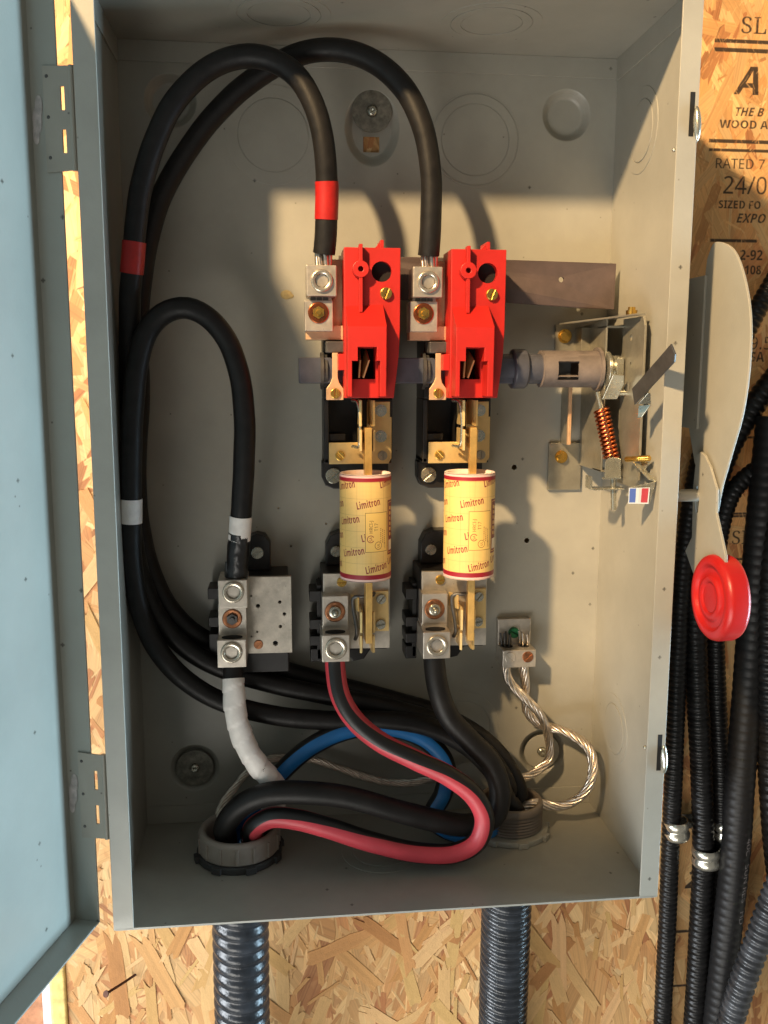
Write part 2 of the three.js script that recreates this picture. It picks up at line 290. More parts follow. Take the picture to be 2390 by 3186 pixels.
{
  const g = new THREE.PlaneGeometry(OX1 - OX0, OY1 - OY0); g.translate((OX0 + OX1) / 2, (OY0 + OY1) / 2, OZ);
  part('board_face', own(g), osbMat, wall);
  part('board_core', span(OX0, OX1, OY0, OY1, OZ - 12, OZ - 0.4, 0), M.stud, wall);
  // loose-edged flakes proud of the face, where they can be told apart
  const grainTex = [0, 1, 2].map((q) => tex(128, (i) => { const x = i % 128, y = Math.floor(i / 128), v = 0.90 + 0.13 * nA[(y * 2) * 256 + ((x >> 3) + q * 40)] * 1.0 + 0.05 * (nB[(y * 2 % 256) * 256 + q * 31] - 0.5) + 0.03 * (nB[i % 65536] - 0.5); return [clampf(v), clampf(v * 0.985), clampf(v * 0.96)]; }, true, 26));
  const flakeMats = strandTones.slice(0, 9).map((t, i) => mat({ color: new THREE.Color().setRGB(...t.map((s) => Math.pow(s / 255, 2.2) * rr(0.94, 1.04))), map: grainTex[i % 3], roughness: 0.7, bumpMap: fineBump, bumpScale: 0.0003 }));
  const shapes = []; for (let i = 0; i < 14; i++) { const big = i % 3 === 0, g = boxUV(prism(strandOutline(big ? rr(50, 95) : rr(14, 45), big ? rr(7, 17) : rr(2, 6.5)), 0, 0.32, [], 0.08, 4)); g.scale(0.001, 0.001, 0.001); shapes.push(g); }
  for (let i = 0; i < 270; i++) {
    const m = new THREE.Mesh(shapes[i % 14], flakeMats[Math.floor(Math.pow(rnd(), 1.3) * 9)]); m.name = 'wood_strand'; m.castShadow = m.receiveShadow = true;
    const lower = i < 235, x = lower ? rr(-285, 300) : rr(-250, -212), y = lower ? rr(-600, -345) : rr(-320, 330);
    m.position.set(x / 1000, y / 1000, (OZ - 0.12 + i * 0.0035) / 1000); m.rotation.set(rr(-0.012, 0.012), rr(-0.012, 0.012), Math.PI / 2 + (rnd() + rnd() - 1) * 1.3);
    m.rotation.x *= lower ? 1 : 0.4; wall.add(m);
  }
}
{ // what stands left of the board's edge
  const a = thing('foam_strip', 'pale yellow foam insulation strip along the edge of the strand board', 'insulation', [-304, -600, -14]);
  part('foam', span(-313, -297.5, -660, 300, -22, -7, 3), M.foam, a);
  const b = thing('white_sheathing', 'thin white sheathing strip beside the yellow foam', 'sheathing', [-318, -600, -20]);
  part('sheet', span(-322, -314, -660, 300, -24, -14, 1), M.wrap, b);
  const c = thing('wooden_stud', 'reddish brown wooden stud left of the white sheathing', 'stud', [-350, -600, -24]);
  part('lumber', span(-420, -323, -660, 300, -62, -24, 2), M.stud, c);
}
// ---------------------------------------------------------------- lamp, windows and added fill panel that give the light
{
  const o = thing('reflector_lamp', 'warm glowing reflector lamp hanging high to the left', 'lamp', [LAMP[0] * 1000, LAMP[1] * 1000, LAMP[2] * 1000]);
  const P = new THREE.Vector3(...LAMP).multiplyScalar(1000), m = new THREE.Matrix4().lookAt(new THREE.Vector3(0, 350, 100), P, new THREE.Vector3(0, 1, 0)).setPosition(P);
  part('face_glass', new THREE.CircleGeometry(46, 32).translate(0, 0, -14).applyMatrix4(m), new THREE.MeshStandardMaterial({ color: 0x000000, emissive: new THREE.Color().setRGB(1, 0.70, 0.37), emissiveIntensity: 4 }), o);
  part('reflector', new THREE.LatheGeometry([[14, -110], [20, -80], [44, -34], [52, -15], [54, 2], [51, 2], [50, -15]].map((p) => new THREE.Vector2(...p)), 40).rotateX(Math.PI / 2).applyMatrix4(m), M.bakelite, o);
  WINDOWS.forEach((w, i) => {
    const q = thing('window', w.label, 'window', w.at.map((v) => v * 1000));  // the added fill panel gets the same frame and pane
    const at = new THREE.Vector3(...w.at).multiplyScalar(1000), m = new THREE.Matrix4().lookAt(V(w.to), V(w.at), new THREE.Vector3(0, 1, 0)).setPosition(at);
    const sx = w.size[0] * 1000, sy = w.size[1] * 1000, F = 50;
    part('frame', [box(sx + 2 * F, F, 40, 0, sy / 2 + F / 2, -20, 2), box(sx + 2 * F, F, 40, 0, -sy / 2 - F / 2, -20, 2), box(F, sy, 40, -sx / 2 - F / 2, 0, -20, 2), box(F, sy, 40, sx / 2 + F / 2, 0, -20, 2)].map((g) => g.applyMatrix4(m)), M.wrap, q);
    part('pane', new THREE.PlaneGeometry(sx, sy).translate(0, 0, -6).applyMatrix4(m), new THREE.MeshStandardMaterial({ color: 0x000000, emissive: new THREE.Color().setRGB(...w.rgb), emissiveIntensity: 0.6 }), q);
  });
}
{ // unseen cabinet, added to keep the right window's light off the board
  const o = thing('added_cabinet', 'added unseen tall grey cabinet shading the strand board beyond the black conduits', 'cabinet', [640, -760, -10]);
  part('cabinet_body', span(470, 810, -760, 520, -9.8, 150, 2), M.paint, o);
  part('cabinet_door', span(482, 798, -748, 508, 150.1, 153, 1.2), M.doorPaint, o);
  part('door_latch', span(486, 494, -120, -80, 153, 160, 1.5), M.zinc, o);
}
// ---------------------------------------------------------------- steel enclosure
const HW = 215, HH = 346, D = 163.6, T = 1.6, FL = 15;
const box0 = thing('enclosure', 'open grey painted steel switch enclosure mounted on the strand board', 'enclosure', [0, -346, 0]);
const dishes = [[-171, 298, 22, 1], [169, 297, 22, 1], [-168, -291, 23, 1], [164, -290, 23, 1], [-2, 281, 24, 1.32]];
const knockBack = [[-86, 273, [41, 30]], [88, 274, [40, 38, 30]], [85, -262, [36, 27]]];
{
  const holes = [...dishes.map(([x, y, r, s]) => { const q = []; for (let i = 0; i < 40; i++) { const t = -i / 40 * Math.PI * 2; q.push([x + Math.cos(t) * r, y + Math.sin(t) * r * s]); } return q; }),
    ...[[129.7, -12], [143.4, -80.8], [-86.8, -47], [-44, -61.9], [-76, -82]].map(([x, y], i) => ({ x, y, r: i < 2 ? 2.4 : 0.9 }))];
  part('back_panel', prism([[-HW, -HH], [HW, -HH], [HW, HH], [-HW, HH]], -T, 0, holes, 0, 40), M.paint, box0);
  part('side_wall', span(-HW, -HW + T, -HH, HH, 0.05, D - T, 0), M.paint, box0);
  const sideHoles = [[62, 270, 34], [58, -245, 32]];
  part('side_wall', prism([[0.05, -HH], [D - T, -HH], [D - T, HH], [0.05, HH]], 0, T, [], 0, 40).rotateY(-Math.PI / 2).translate(HW, 0, 0), M.paint, box0);
  const capHoles = [[-80, 70, 40], [85, 70, 40]], floorHoles = [[-125, 62, 30], [122, 46, 29], [0, 72, 36]];
  const slab = (hs, y) => prism([[-HW + T, -0.05], [HW - T, -0.05], [HW - T, -D], [-HW + T, -D]], 0, T, hs.map(([x, z, r]) => ({ x, y: -z, r })), 0, 40).rotateX(-Math.PI / 2).translate(0, y, 0);
  part('top_wall', slab([], HH - T), M.paint, box0);
  part('bottom_wall', slab(floorHoles.slice(0, 2), -HH), M.paint, box0);
  for (const s of [-1, 1]) part('front_flange', span(s * HW, s * (HW - FL), -HH + 0.3, HH, D - T, D, 0.4), M.paint, box0);
  part('edge_lip', span(-HW + T, HW - T, HH - 18, HH - T, 0.1, 1.5, 0.4), M.paint, box0);
  part('edge_lip', span(-HW + T, HW - T, -HH + T, -HH + 19, 0.1, 1.5, 0.4), M.paint, box0);
  for (const s of [-1, 1]) part('edge_lip', span(s * (HW - T - 0.1), s * (HW - T - 1.4), HH - 20, HH - T, 1.6, D - T - 0.2, 0.4), M.paint, box0);
  // concentric knockouts, each ring parted from the next by a cut
  const rings = (rs, put) => { for (let i = 0; i < rs.length; i++) { const s = new THREE.Shape(); s.absarc(0, 0, rs[i] - 0.5, 0, Math.PI * 2, false); if (rs[i + 1]) { const h = new THREE.Path(); h.absarc(0, 0, rs[i + 1] + 0.2, 0, Math.PI * 2, true); s.holes.push(h); } part('knockout', put(prism(s, -0.3, i % 2 ? 0.75 : 0.45, [], 0.15, 40)), M.paint, box0); } };
  for (const [x, y, rs] of knockBack) rings(rs, (g) => g.translate(x, y, 0));
  for (const [z, y, r] of sideHoles) rings([r, r * 0.72], (g) => g.rotateY(-Math.PI / 2).translate(HW - T, y, z));
  for (const [x, z, r] of capHoles) rings([r, r * 0.8, r * 0.6], (g) => g.rotateX(Math.PI / 2).translate(x, HH - T, z));
  for (const [x, z, r] of floorHoles.slice(2)) rings([r, r * 0.72], (g) => g.rotateX(-Math.PI / 2).translate(x, -HH + T, z));
  // stamped mounting dishes with washers and screws
  dishes.forEach(([x, y, r, s], i) => {
    const d = part('mounting_dish', i === 4
      ? [new THREE.LatheGeometry([[r, 0], [r - 1.2, -0.5], [r - 4, -4], [r - 6, -6.6], [r - 8, -7.4]].map((p) => new THREE.Vector2(...p)), 40).rotateX(Math.PI / 2).scale(1, s, 1).translate(x, y, -0.01), prism(poly((() => { const q = []; for (let k = 0; k < 40; k++) { const t = k / 40 * Math.PI * 2; q.push([x + Math.cos(t) * 16.4, y + Math.sin(t) * 16.4 * s]); } return q; })(), [rectPath(x - 7, x + 7, 263, 276)]), -8.2, -7.2)]
      : new THREE.LatheGeometry([[r, 0], [r - 1.2, -0.5], [r - 4, -4], [r - 6, -6.6], [r - 8, -7.4], [0.01, -7.4]].map((p) => new THREE.Vector2(...p)), 40).rotateX(Math.PI / 2).translate(x, y, -0.01), M.paint, box0);
    if (i >= 2) {
      const wy = i === 4 ? 295 : y, w = part('washer', latheZ([[5, 0], [17, 0], [17.4, 0.5], [17, 1.3], [5.2, 1.5], [4.6, 0.6]], x, wy, i === 4 ? -1.2 : -1.0, 40), i === 3 ? M.paint : M.washer, box0);
      part('screw', [latheZ([[4.4, 0], [4.2, 1.6], [2.8, 2.8], [1.2, 2.4], [0.01, 1.6]], x, wy, 0.2, 20), cylZ(4.4, -0.2, 0.4, x, wy, 20)], M.zinc, w);
    }
  });
  // latch slots and small rivets on the right flange
  for (const [y, n] of [[256, 1], [-222, 1]]) {
    part('latch_slot', span(HW - 6.5, HW - 2.8, y - 15, y + 15, D - 0.5, D + 0.12, 0.1), M.void, box0);
    part('latch_clip', new THREE.SphereGeometry(1, 20, 14).scale(3.4, 13, 5.5).rotateZ(0.06).translate(HW - 0.4, y - 6, D - 2.2), M.zinc, box0);
  }
  for (const y of [232, -218]) part('rivet', new THREE.SphereGeometry(1.6, 12, 8).translate(HW - FL - 0.6, y, D - 2), M.zinc, box0);
  part('adhesive_spot', [new THREE.SphereGeometry(1, 16, 10).scale(5.2, 4, 0.5).translate(-77, 141, 0.1), new THREE.SphereGeometry(1, 16, 10).scale(3, 2.2, 0.5).translate(-73.5, 140, 0.15)], M.residue, box0);
}
// ---------------------------------------------------------------- open door, swung out past a right angle on the left
{
  const a = 106.7 * Math.PI / 180, u = new THREE.Vector3(Math.cos(a), 0, Math.sin(a)), y = new THREE.Vector3(0, 1, 0), n = u.clone().cross(y);
  const m = new THREE.Matrix4().makeBasis(u, y, n).setPosition(-246, 0, 151);
  const door = thing('enclosure_door', 'open grey painted steel door hinged to the left side of the enclosure', 'door', [-246, -342, 151]);
  const put = (name, g, mt, par = door) => part(name, g.applyMatrix4(m), mt, par);
  const DW = 434, DH = 343;
  put('panel', span(0, DW, -DH, DH, 0, 1.5, 0), M.doorPaint);
  put('hinge_side_flange', span(-1.5, 0, -DH, DH, -20, 1.5, 0.5), M.doorPaint);
  put('free_side_flange', span(DW, DW + 1.5, -DH, DH, -20, 1.5, 0.5), M.doorPaint);
  put('bottom_flange', span(0.05, DW - 0.05, -DH - 0.1, -DH + 1.4, -20, -0.05, 0.5), M.doorPaint);
  put('top_flange', span(0.05, DW - 0.05, DH - 1.4, DH + 0.1, -20, -0.05, 0.5), M.doorPaint);
  for (const [y0, y1] of [[207, 275], [-273, -205]]) {
    const yy = (t) => y0 + (y1 - y0) * t;
    const leaf = prism([[10, y0], [31.5, y0 + 1], [31.5, y1 - 1], [10, y1]], 0.2, 1.6, [rectPath(22.5, 25.2, yy(0.18), yy(0.40)), rectPath(22.5, 25.2, yy(0.58), yy(0.80))], 0.2, 6);
    // local leaf plane: x across the flange (towards -n), y up, thickness towards +u
    const lm = new THREE.Matrix4().makeBasis(n.clone().negate(), y, u.clone()).setPosition(-246, 0, 151);
    const lg = part('hinge_leaf', leaf.applyMatrix4(lm), M.paint, door);
    part('weld_mark', [[0, 0, 4.5], [4, 9, 3.6], [-3, -9, 3.2]].map(([dx, dy, r]) => new THREE.SphereGeometry(1, 14, 10).scale(r * 0.8, r * 2, 0.5).translate(4 + dx * 0.4, yy(0.5) + dy, 0.2).applyMatrix4(lm)), M.weld, door);
    const px = V([-246, 0, 151]).addScaledVector(n, -30);
    part('hinge_pin', cylY(1.7, y0 + 0.5, y1 - 0.5, px.x, px.z + 0.4, 16), M.paint, lg);
    for (const t of [0.14, 0.52, 0.9]) part('weld_dimple', new THREE.SphereGeometry(1, 10, 6).scale(1.2, 1.2, 0.5).applyMatrix4(new THREE.Matrix4().makeBasis(n.clone().negate(), y, u.clone()).setPosition(V([-246, yy(t), 151]).addScaledVector(n, -13).addScaledVector(u, 1.7))), M.steelDark, lg);
  }
}
// ---------------------------------------------------------------- line side switch poles (two alike, 85 mm apart)
const PITCH = 85;
function lineLug(parent) {
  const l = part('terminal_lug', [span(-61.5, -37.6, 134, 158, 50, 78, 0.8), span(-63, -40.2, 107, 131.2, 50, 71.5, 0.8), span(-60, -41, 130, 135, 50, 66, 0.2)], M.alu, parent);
  part('set_screw', socketScrew(8.8, 78.2, -49.4, 145.8), M.setScrew, l);
  part('copper_washer', latheZ([[4.6, 0], [8.2, 0], [8.4, 0.8], [7.6, 1.4], [5, 1.2]], -52, 121.5, 71.4, 30), M.copper, l);
  part('stud_nut', [new THREE.CylinderGeometry(5, 5.4, 2.6, 6).rotateX(Math.PI / 2).translate(-52, 121.5, 73.2), cylZ(2.6, 74, 77.2, -52, 121.5, 16, 2.1)], M.brass, l);
  part('bore_shade_disc', [-56, -51, -46].map((x) => cylZ(2.3, 65.5, 67.5, x, 132.6, 12)), M.steelDark, l);  // dark discs put the shade of the gap between lug blocks into colour
  return l;
}
function makePole() {
  const o = thing('line_switch_pole', 'line side switch pole beside the neutral cable loop, under the cable with red tape', 'switch pole', [-17, 40, 0], 'line side switch poles');
  part('moulded_base', [span(-47, 12, 52, 112, 0.1, 44, 1.5), span(-47, -42.5, -3, 52, 0.1, 40, 1), span(-47, 11, -3, 1, 0.1, 40, 0.5), span(-17, 11, 1, 52, 0.1, 46, 0.6), span(-43, -17, 1, 52, 0.1, 8, 0), prism([[-48, -4], [-48, -18], [-45, -25], [-38, -28], [8, -28], [11, -24], [11, -4]], 0.1, 17, [], 0.8), span(-42.5, -28, 16, 22, 8, 34, 0.5)], M.bakelite, o);
  part('base_screw', slotHead(7, 17, 2.6, -38, -16, 0.7), M.zinc, o);
  part('tail_block', [span(-46, -30.5, 90, 99.5, 44, 66, 1.2)], M.steelDark, o);
  part('busbar', [span(-62, -31, 100.5, 112, 46, 62, 0.6), span(-40, -31, 104, 165, 44, 56, 0.6)], M.tan, o);
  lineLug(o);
  const arm = part('link_arm', prism([[-41, 90], [-36.5, 90], [-36.5, 70], [-35.5, 66], [-32, 61], [-32, 52], [-46, 52], [-46, 61], [-42.5, 66], [-41, 70]], 66, 69, [], 0.4), M.tan, o);
  part('screw', slotHead(4.2, 69, 1.8, -38.6, 57.3, 1.5), M.brass, arm);
  const pl = part('contact_plate', prism([[-43.2, -2.6], [7.5, -2.6], [8, -1], [10, 2], [10, 37], [8.6, 37], [8.6, 50], [-11, 50], [-11, 15.6], [-43.2, 15.6]], 46.5, 49, [], 0.4), M.brassPlate, o);
  part('screw', slotHead(4.1, 49, 1.8, -33.8, 4.6, -0.8), M.brass, pl); part('screw', slotHead(4.1, 49, 1.6, 2.3, 4.4, 1.5), M.zincDull, pl);
  part('bolt', hexHead(4.3, 49, 2.6, 0.8, 42.5), M.zinc, pl); part('bolt', hexHead(4.3, 49, 2.6, 0.8, 20.8), M.zinc, pl);
  // spring jaws that hold the fuse blade, flared at the mouth
  const jaw = (s, y0, y1, z1) => prism([[s * 3.2, 48], [s * 5.2, 48], [s * 4.8, z1 - 8], [s * 4.4, z1 - 4], [s * 6.4, z1], [s * 4.6, z1 + 1.2], [s * 3.6, z1 - 3], [s * 3.4, z1 - 9]].map(([a, b]) => [a - 13.6, b]), 0, y1 - y0, [], 0.25, 6).rotateX(Math.PI / 2).translate(0, y1, 0);
  for (const [y0, y1, z1] of [[31, 52, 79], [11, 28, 81]]) for (const s of [-1, 1]) part('jaw', jaw(s, y0, y1, z1), M.brassPlate, o);
  part('jaw_spring', sweep([[-24, 51, 56], [-20.5, 50, 66], [-19, 40, 70], [-18.6, 24, 70], [-19.5, 14, 68], [-24, 13, 58]], 1.3, { m: 8, step: 2 }), M.zinc, o);
  part('knife_blade', [plate([[-18, 94, 60], [-19.5, 84, 84], [-20.5, 70, 84], [-19, 70, 58]], 1.4), plate([[-13, 94, 60], [-12.5, 84, 86], [-17, 70, 84], [-13, 70, 58]], 1.4)], M.brassPlate, o);
  return o;
}
function makeCover() {
  const o = thing('arc_cover', 'bright red plastic arc cover over the switch pole nearer the neutral cable loop', 'cover', [-10, 54, 42], 'red arc covers');
  const win = [[-27.6, 68.5], [-27.6, 93.8], [-7, 93.8], [-7, 68.5]];
  part('housing', [prism([[-32, 171], [12.4, 171], [12.2, 110], [11.4, 89], [7.4, 54], [-32, 54]], 47, 85, [{ x: -2.6, y: 152.8, r: 8.4 }, win], 0.5, 32),
    hull([[-31, 109.5, 84], [-0.6, 109.5, 84], [-31, 126, 84.8], [-1.6, 127.5, 84.8], [-30.9, 109.5, 105], [-0.6, 109.5, 105]]),
    prism([[-31, 109.6], [-31, 55.7], [-27.6, 55.7], [-27.6, 83.2], [-23, 83.2], [-23, 93.8], [-8.3, 93.8], [-8.3, 83.2], [-5.6, 83.2], [-5.6, 55.7], [-0.9, 55.7], [-0.6, 109.6]], 84.5, 105, [], 0.4),
    span(-36.5, -31.5, 76, 89, 60, 80, 0.5)], M.redPlastic, o);
  part('rib', [span(-21, -18.2, 160, 172.6, 84.8, 93, 0.3), span(-21, -18.2, 121, 148, 84.8, 93, 0.3)], M.redPlastic, o);
  part('boss', prism((() => { const s = new THREE.Shape(); s.absarc(-19.7, 153.8, 6.4, 0, Math.PI * 2, false); const h = new THREE.Path(); h.absarc(-19.7, 153.8, 2.1, 0, Math.PI * 2, true); s.holes.push(h); return s; })(), 84.8, 93.6, [], 0.35, 28), M.redPlastic, o);
  part('top_fin', [span(-3.6, -0.8, 170.6, 177, 60, 84.5, 0.3), hull([[-8, 170.6, 66], [-3, 170.6, 66], [-3, 176, 66], [-8, 170.6, 80], [-3, 170.6, 80], [-3, 176, 80]])], M.redPlastic, o);
  part('dark_plug', cylZ(8.9, 48, 76, -2.6, 152.8, 28), M.void, o); part('dark_plug', span(-28, -6.4, 68, 94, 48, 62, 0), M.void, o);  // black plugs paint the shade inside the cover's hole and window
  part('screw', slotHead(4.7, 85, 3, 0.9, 136, 1.2), M.brass, o);
  return o;
}
// ---------------------------------------------------------------- fuses
function fuseLabel() {
  const W = 1040, H = 680, c = document.createElement('canvas'); c.width = W; c.height = H; const g = c.getContext('2d');   // 130 mm x 85 mm, 8 px per mm
  g.fillStyle = 'rgb(238,202,124)'; g.fillRect(0, 0, W, H);
  for (let x = 0; x < W; x += 9) { g.fillStyle = x % 90 === 0 ? 'rgba(120,80,30,0.65)' : 'rgba(140,95,40,0.30)'; g.fillRect(x, 0, x % 90 === 0 ? 1.5 : 1, H); }
  for (let y = 40; y < H; y += 8) { const b = (y - 40) % 104 === 0; g.fillStyle = b ? 'rgba(120,80,30,0.65)' : 'rgba(140,95,40,0.34)'; g.fillRect(0, y, W, b ? 1.5 : 1); }
  const at = (deg) => W / 2 + (deg - 5) / 360 * W, row = (f) => f * H;
  const word = (s, deg, f) => { g.save(); g.translate(at(deg), row(f)); g.rotate(-0.19); g.scale(0.60, 1); g.font = 'bold 64px sans-serif'; g.fillStyle = 'rgb(126,24,30)'; g.fillText(s, 0, 0); g.restore(); };
  for (const [deg, f] of [[-76, 0.15], [34, 0.12], [-19, 0.315], [-110, 0.34], [-66, 0.475], [-150, 0.5], [-112, 0.64], [-55, 0.775], [-8, 0.62], [-118, 0.92], [1, 0.925], [100, 0.2], [110, 0.4], [104, 0.6], [112, 0.8], [150, 0.3], [150, 0.7], [60, 0.86]]) word('Limitron', deg, f);
  // approval panel, its lines set sideways
  const px = at(0), py = row(0.345), pw = at(54) - at(0), ph = row(0.37);
  g.fillStyle = 'rgb(240,200,112)'; g.fillRect(px, py, pw, ph); g.strokeStyle = 'rgb(100,62,28)'; g.lineWidth = 2.5; g.strokeRect(px, py, pw, ph);
  const side = (s, x, y, h, col = 'rgb(120,66,30)') => { g.save(); g.translate(x, y); g.rotate(-Math.PI / 2); g.font = `${h}px sans-serif`; g.fillStyle = col; g.fillText(s, 0, 0); g.restore(); };
  side('HRCI-J', px + 46, py + 132, 30); side('T17', px + 82, py + 118, 32); g.fillStyle = 'rgba(120,66,30,0.55)'; for (let i = 0; i < 3; i++) for (let j = 0; j < 7; j++) g.fillRect(px + 100 + i * 15, py + 100 + j * 13 + i * 8, 7, rr(6, 10)); side('LISTED', px + 142, py + 235, 14);
  g.strokeStyle = 'rgb(142,28,34)'; g.lineWidth = 4; g.beginPath(); g.arc(px + 34, py + 168, 22, 0.5, Math.PI * 2 - 0.5); g.stroke(); side('SA', px + 44, py + 184, 26, 'rgb(142,28,34)');
  g.lineWidth = 3; g.strokeStyle = 'rgb(120,66,30)'; g.beginPath(); g.arc(px + 86, py + 212, 24, 0, Math.PI * 2); g.stroke(); side('UL', px + 95, py + 226, 24);
  // maroon name panel round the side
  const qx = at(58); g.fillStyle = 'rgb(120,26,34)'; g.fillRect(qx, row(0.24), 110, row(0.52)); g.strokeStyle = 'rgb(236,192,106)'; g.lineWidth = 4; g.strokeRect(qx + 9, row(0.26), 92, row(0.48)); g.fillStyle = 'rgb(240,226,200)'; g.fillRect(qx + 16, row(0.62), 74, row(0.1));
  g.fillStyle = 'rgb(236,192,106)'; for (let j = 0; j < 6; j++) { g.fillRect(qx + 24, row(0.3) + j * 34, rr(12, 20), 22); g.fillRect(qx + 58, row(0.31) + j * 34, 14, rr(14, 24)); }
  g.fillStyle = 'rgb(150,24,40)'; g.fillRect(0, 14, W, 24); g.fillRect(0, H - 44, W, 30); g.fillStyle = 'rgb(228,190,180)'; g.fillRect(0, 0, W, 14); g.fillRect(0, H - 14, W, 14);
  const t = new THREE.CanvasTexture(c); t.colorSpace = THREE.SRGBColorSpace; t.magFilter = THREE.LinearFilter; t.minFilter = THREE.LinearMipmapLinearFilter; t.wrapS = THREE.RepeatWrapping; t.anisotropy = 8; return t;
}
const labelMat = mat({ map: fuseLabel(), roughness: 0.5, clearcoat: 0.2, clearcoatRoughness: 0.4, bumpMap: fineBump, bumpScale: 0.00006 });
const FX = -15.3, FZ = 82;
function makeFuse() {
  const o = thing('cartridge_fuse', 'yellow paper wrapped cartridge fuse printed in maroon, standing nearer the neutral terminal', 'fuse', [FX, -95, FZ], 'cartridge fuses');
  // wrapper: u = 0.5 faces the viewer
  const g = new THREE.CylinderGeometry(21.1, 21.1, 86, 72, 1, true, Math.PI, Math.PI * 2).translate(FX, -50, FZ);
  part('label_wrapper', own(g), labelMat, o);
  part('body_tube', [latheY([[20.9, -93.6], [20.9, -93.3], [19.6, -93.8], [17.5, -93.2], [17.2, -90], [0.01, -90]], FX, 0, FZ), latheY([[20.9, -6.6], [20.4, -6.2], [18.6, -6.3], [17.6, -7], [17.2, -10], [0.01, -10]], FX, 0, FZ)], M.felt, o);
  for (const [y0, y1] of [[-10, 30], [-150, -90]]) part('blade', span(FX - 1.6 + (y0 > -50 ? 1.2 : 1.6), FX + 4.6 + (y0 > -50 ? 1.2 : 1.6) - 0.6, y0, y1, FZ - 13, FZ + 3, 0.4), M.blade, o);
  return o;
}
// ---------------------------------------------------------------- load side bases
function loadLug(parent) {
  const l = part('terminal_lug', [span(-50.6, -28.2, -140, -113.2, 44, 65, 0.8), span(-52, -28.6, -166, -142.5, 44, 82, 0.8), span(-51, -28.4, -143, -139, 44, 64, 0.3)], M.alu, parent);
  part('set_screw', socketScrew(9.2, 82.2, -40.3, -154.2), M.setScrew, l);
  part('copper_washer', latheZ([[4.4, 0], [8.6, 0], [8.8, 0.8], [7.8, 1.3], [4.8, 1]], -39.9, -127, 65, 30), M.copperOld, l);
  part('stud', [latheZ([[5.4, 0], [5.2, 2.4], [4.6, 3], [3, 3.1]], -39.9, -127, 65.6, 24), cylZ(2.9, 66, 72, -39.9, -127, 18, 2.5), new THREE.SphereGeometry(2.6, 14, 10).translate(-39.9, -127, 72)], M.zinc, l);
  part('cable_bore', new THREE.CylinderGeometry(8.6, 8.6, 0.8, 28).scale(1, 1, 0.62).translate(-40.2, -142.3, 73.2), M.void, l);
  return l;
}
function makeLoad() {
  const o = thing('load_fuse_base', 'load side fuse base with aluminium lug holding the red striped cable', 'fuse base', [-20, -180, 0], 'load side fuse bases');
  part('moulded_base', [span(-50, 7.5, -166, -97, 0.1, 50, 1.2), prism([[-45, -97], [-45, -78], [-41, -70], [-33, -66.5], [4, -66.5], [8, -72], [8, -97]], 0.1, 18, [], 1), prism([[-28, -166], [-28, -176], [-22, -183], [-12, -181], [-6, -172], [-5, -166]], 0.1, 30, [], 1), ...[[-116, -126], [-142, -151], [-157, -166]].map(([a, b]) => span(-60.5, -50, b, a, 6, 34, 0.8)), span(-60, -50, -182, -170, 6, 30, 0.8), span(-54, -50, -180, -112, 4, 30, 0.5)], M.bakelite, o);
  part('base_screw', slotHead(5, 18, 2.5, -36, -84, 0.4), M.zinc, o);
  const pl = part('contact_plate', prism([[-49.3, -96.2], [8.3, -97.2], [8.5, -164], [-49.3, -163]], 50.5, 54, [], 0.4), M.aluPlate, o);
  part('screw', slotHead(4.2, 54, 1.8, -33.3, -103.8, 0), M.brass, pl);
  const c = part('clip_plate', prism([[-8.5, -112], [6.8, -111.6], [7.3, -147.5], [-8.5, -147.5]], 54.2, 57.5, [], 0.4), M.brassPlate, pl);
  part('screw', slotHead(4.3, 57.5, 2.6, 0.2, -118.7, 0.9), M.zinc, c); part('screw', slotHead(4.3, 57.5, 2.6, 0, -141, 0.2), M.zinc, c);
  const jaw = (s, y0, y1, z1) => prism([[s * 3.4, 54], [s * 5.4, 54], [s * 4.9, z1 - 9], [s * 4.5, z1 - 4], [s * 6.4, z1], [s * 4.6, z1 + 1.2], [s * 3.6, z1 - 3], [s * 3.4, z1 - 9]].map(([a, b]) => [a - 13.4, b]), 0, y1 - y0, [], 0.25, 6).rotateX(Math.PI / 2).translate(0, y1, 0);
  for (const [y0, y1, z1] of [[-142, -124, 80], [-160, -145, 78]]) for (const s of [-1, 1]) part('jaw', jaw(s, y0, y1, z1), M.brassPlate, o);
  part('jaw_spring', sweep([[-6, -113, 60], [-8, -113, 66], [-16, -113.5, 68], [-24, -115, 66], [-24.5, -122, 66], [-22.5, -135, 68], [-21.5, -146, 68], [-22.5, -152, 64]], 1.7, { m: 8, step: 2 }), M.steelDark, o);
  part('jaw_spring', [plate([[-25.5, -114, 57], [-25.5, -126, 57], [-20, -126, 70], [-21, -114, 70]], 1.4)], M.brassPlate, o);
  loadLug(o);
  return o;
}
function copyOf(o, dx, label, drop = 0) { const c = o.clone(); c.name = numbered(o.name.replace(/_\d+$/, '')); c.position.x += dx / 1000; c.userData = { ...o.userData, label }; scene.add(c); return c; }
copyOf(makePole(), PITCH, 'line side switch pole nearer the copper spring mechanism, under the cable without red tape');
copyOf(makeCover(), PITCH, 'bright red plastic arc cover over the switch pole nearer the copper spring mechanism');
copyOf(makeFuse(), PITCH + 1.6, 'yellow paper wrapped cartridge fuse printed in maroon, standing nearer the copper spring mechanism').rotation.y = -0.12;
copyOf(makeLoad(), PITCH + 0.6, 'load side fuse base with aluminium lug holding the plain black cable');
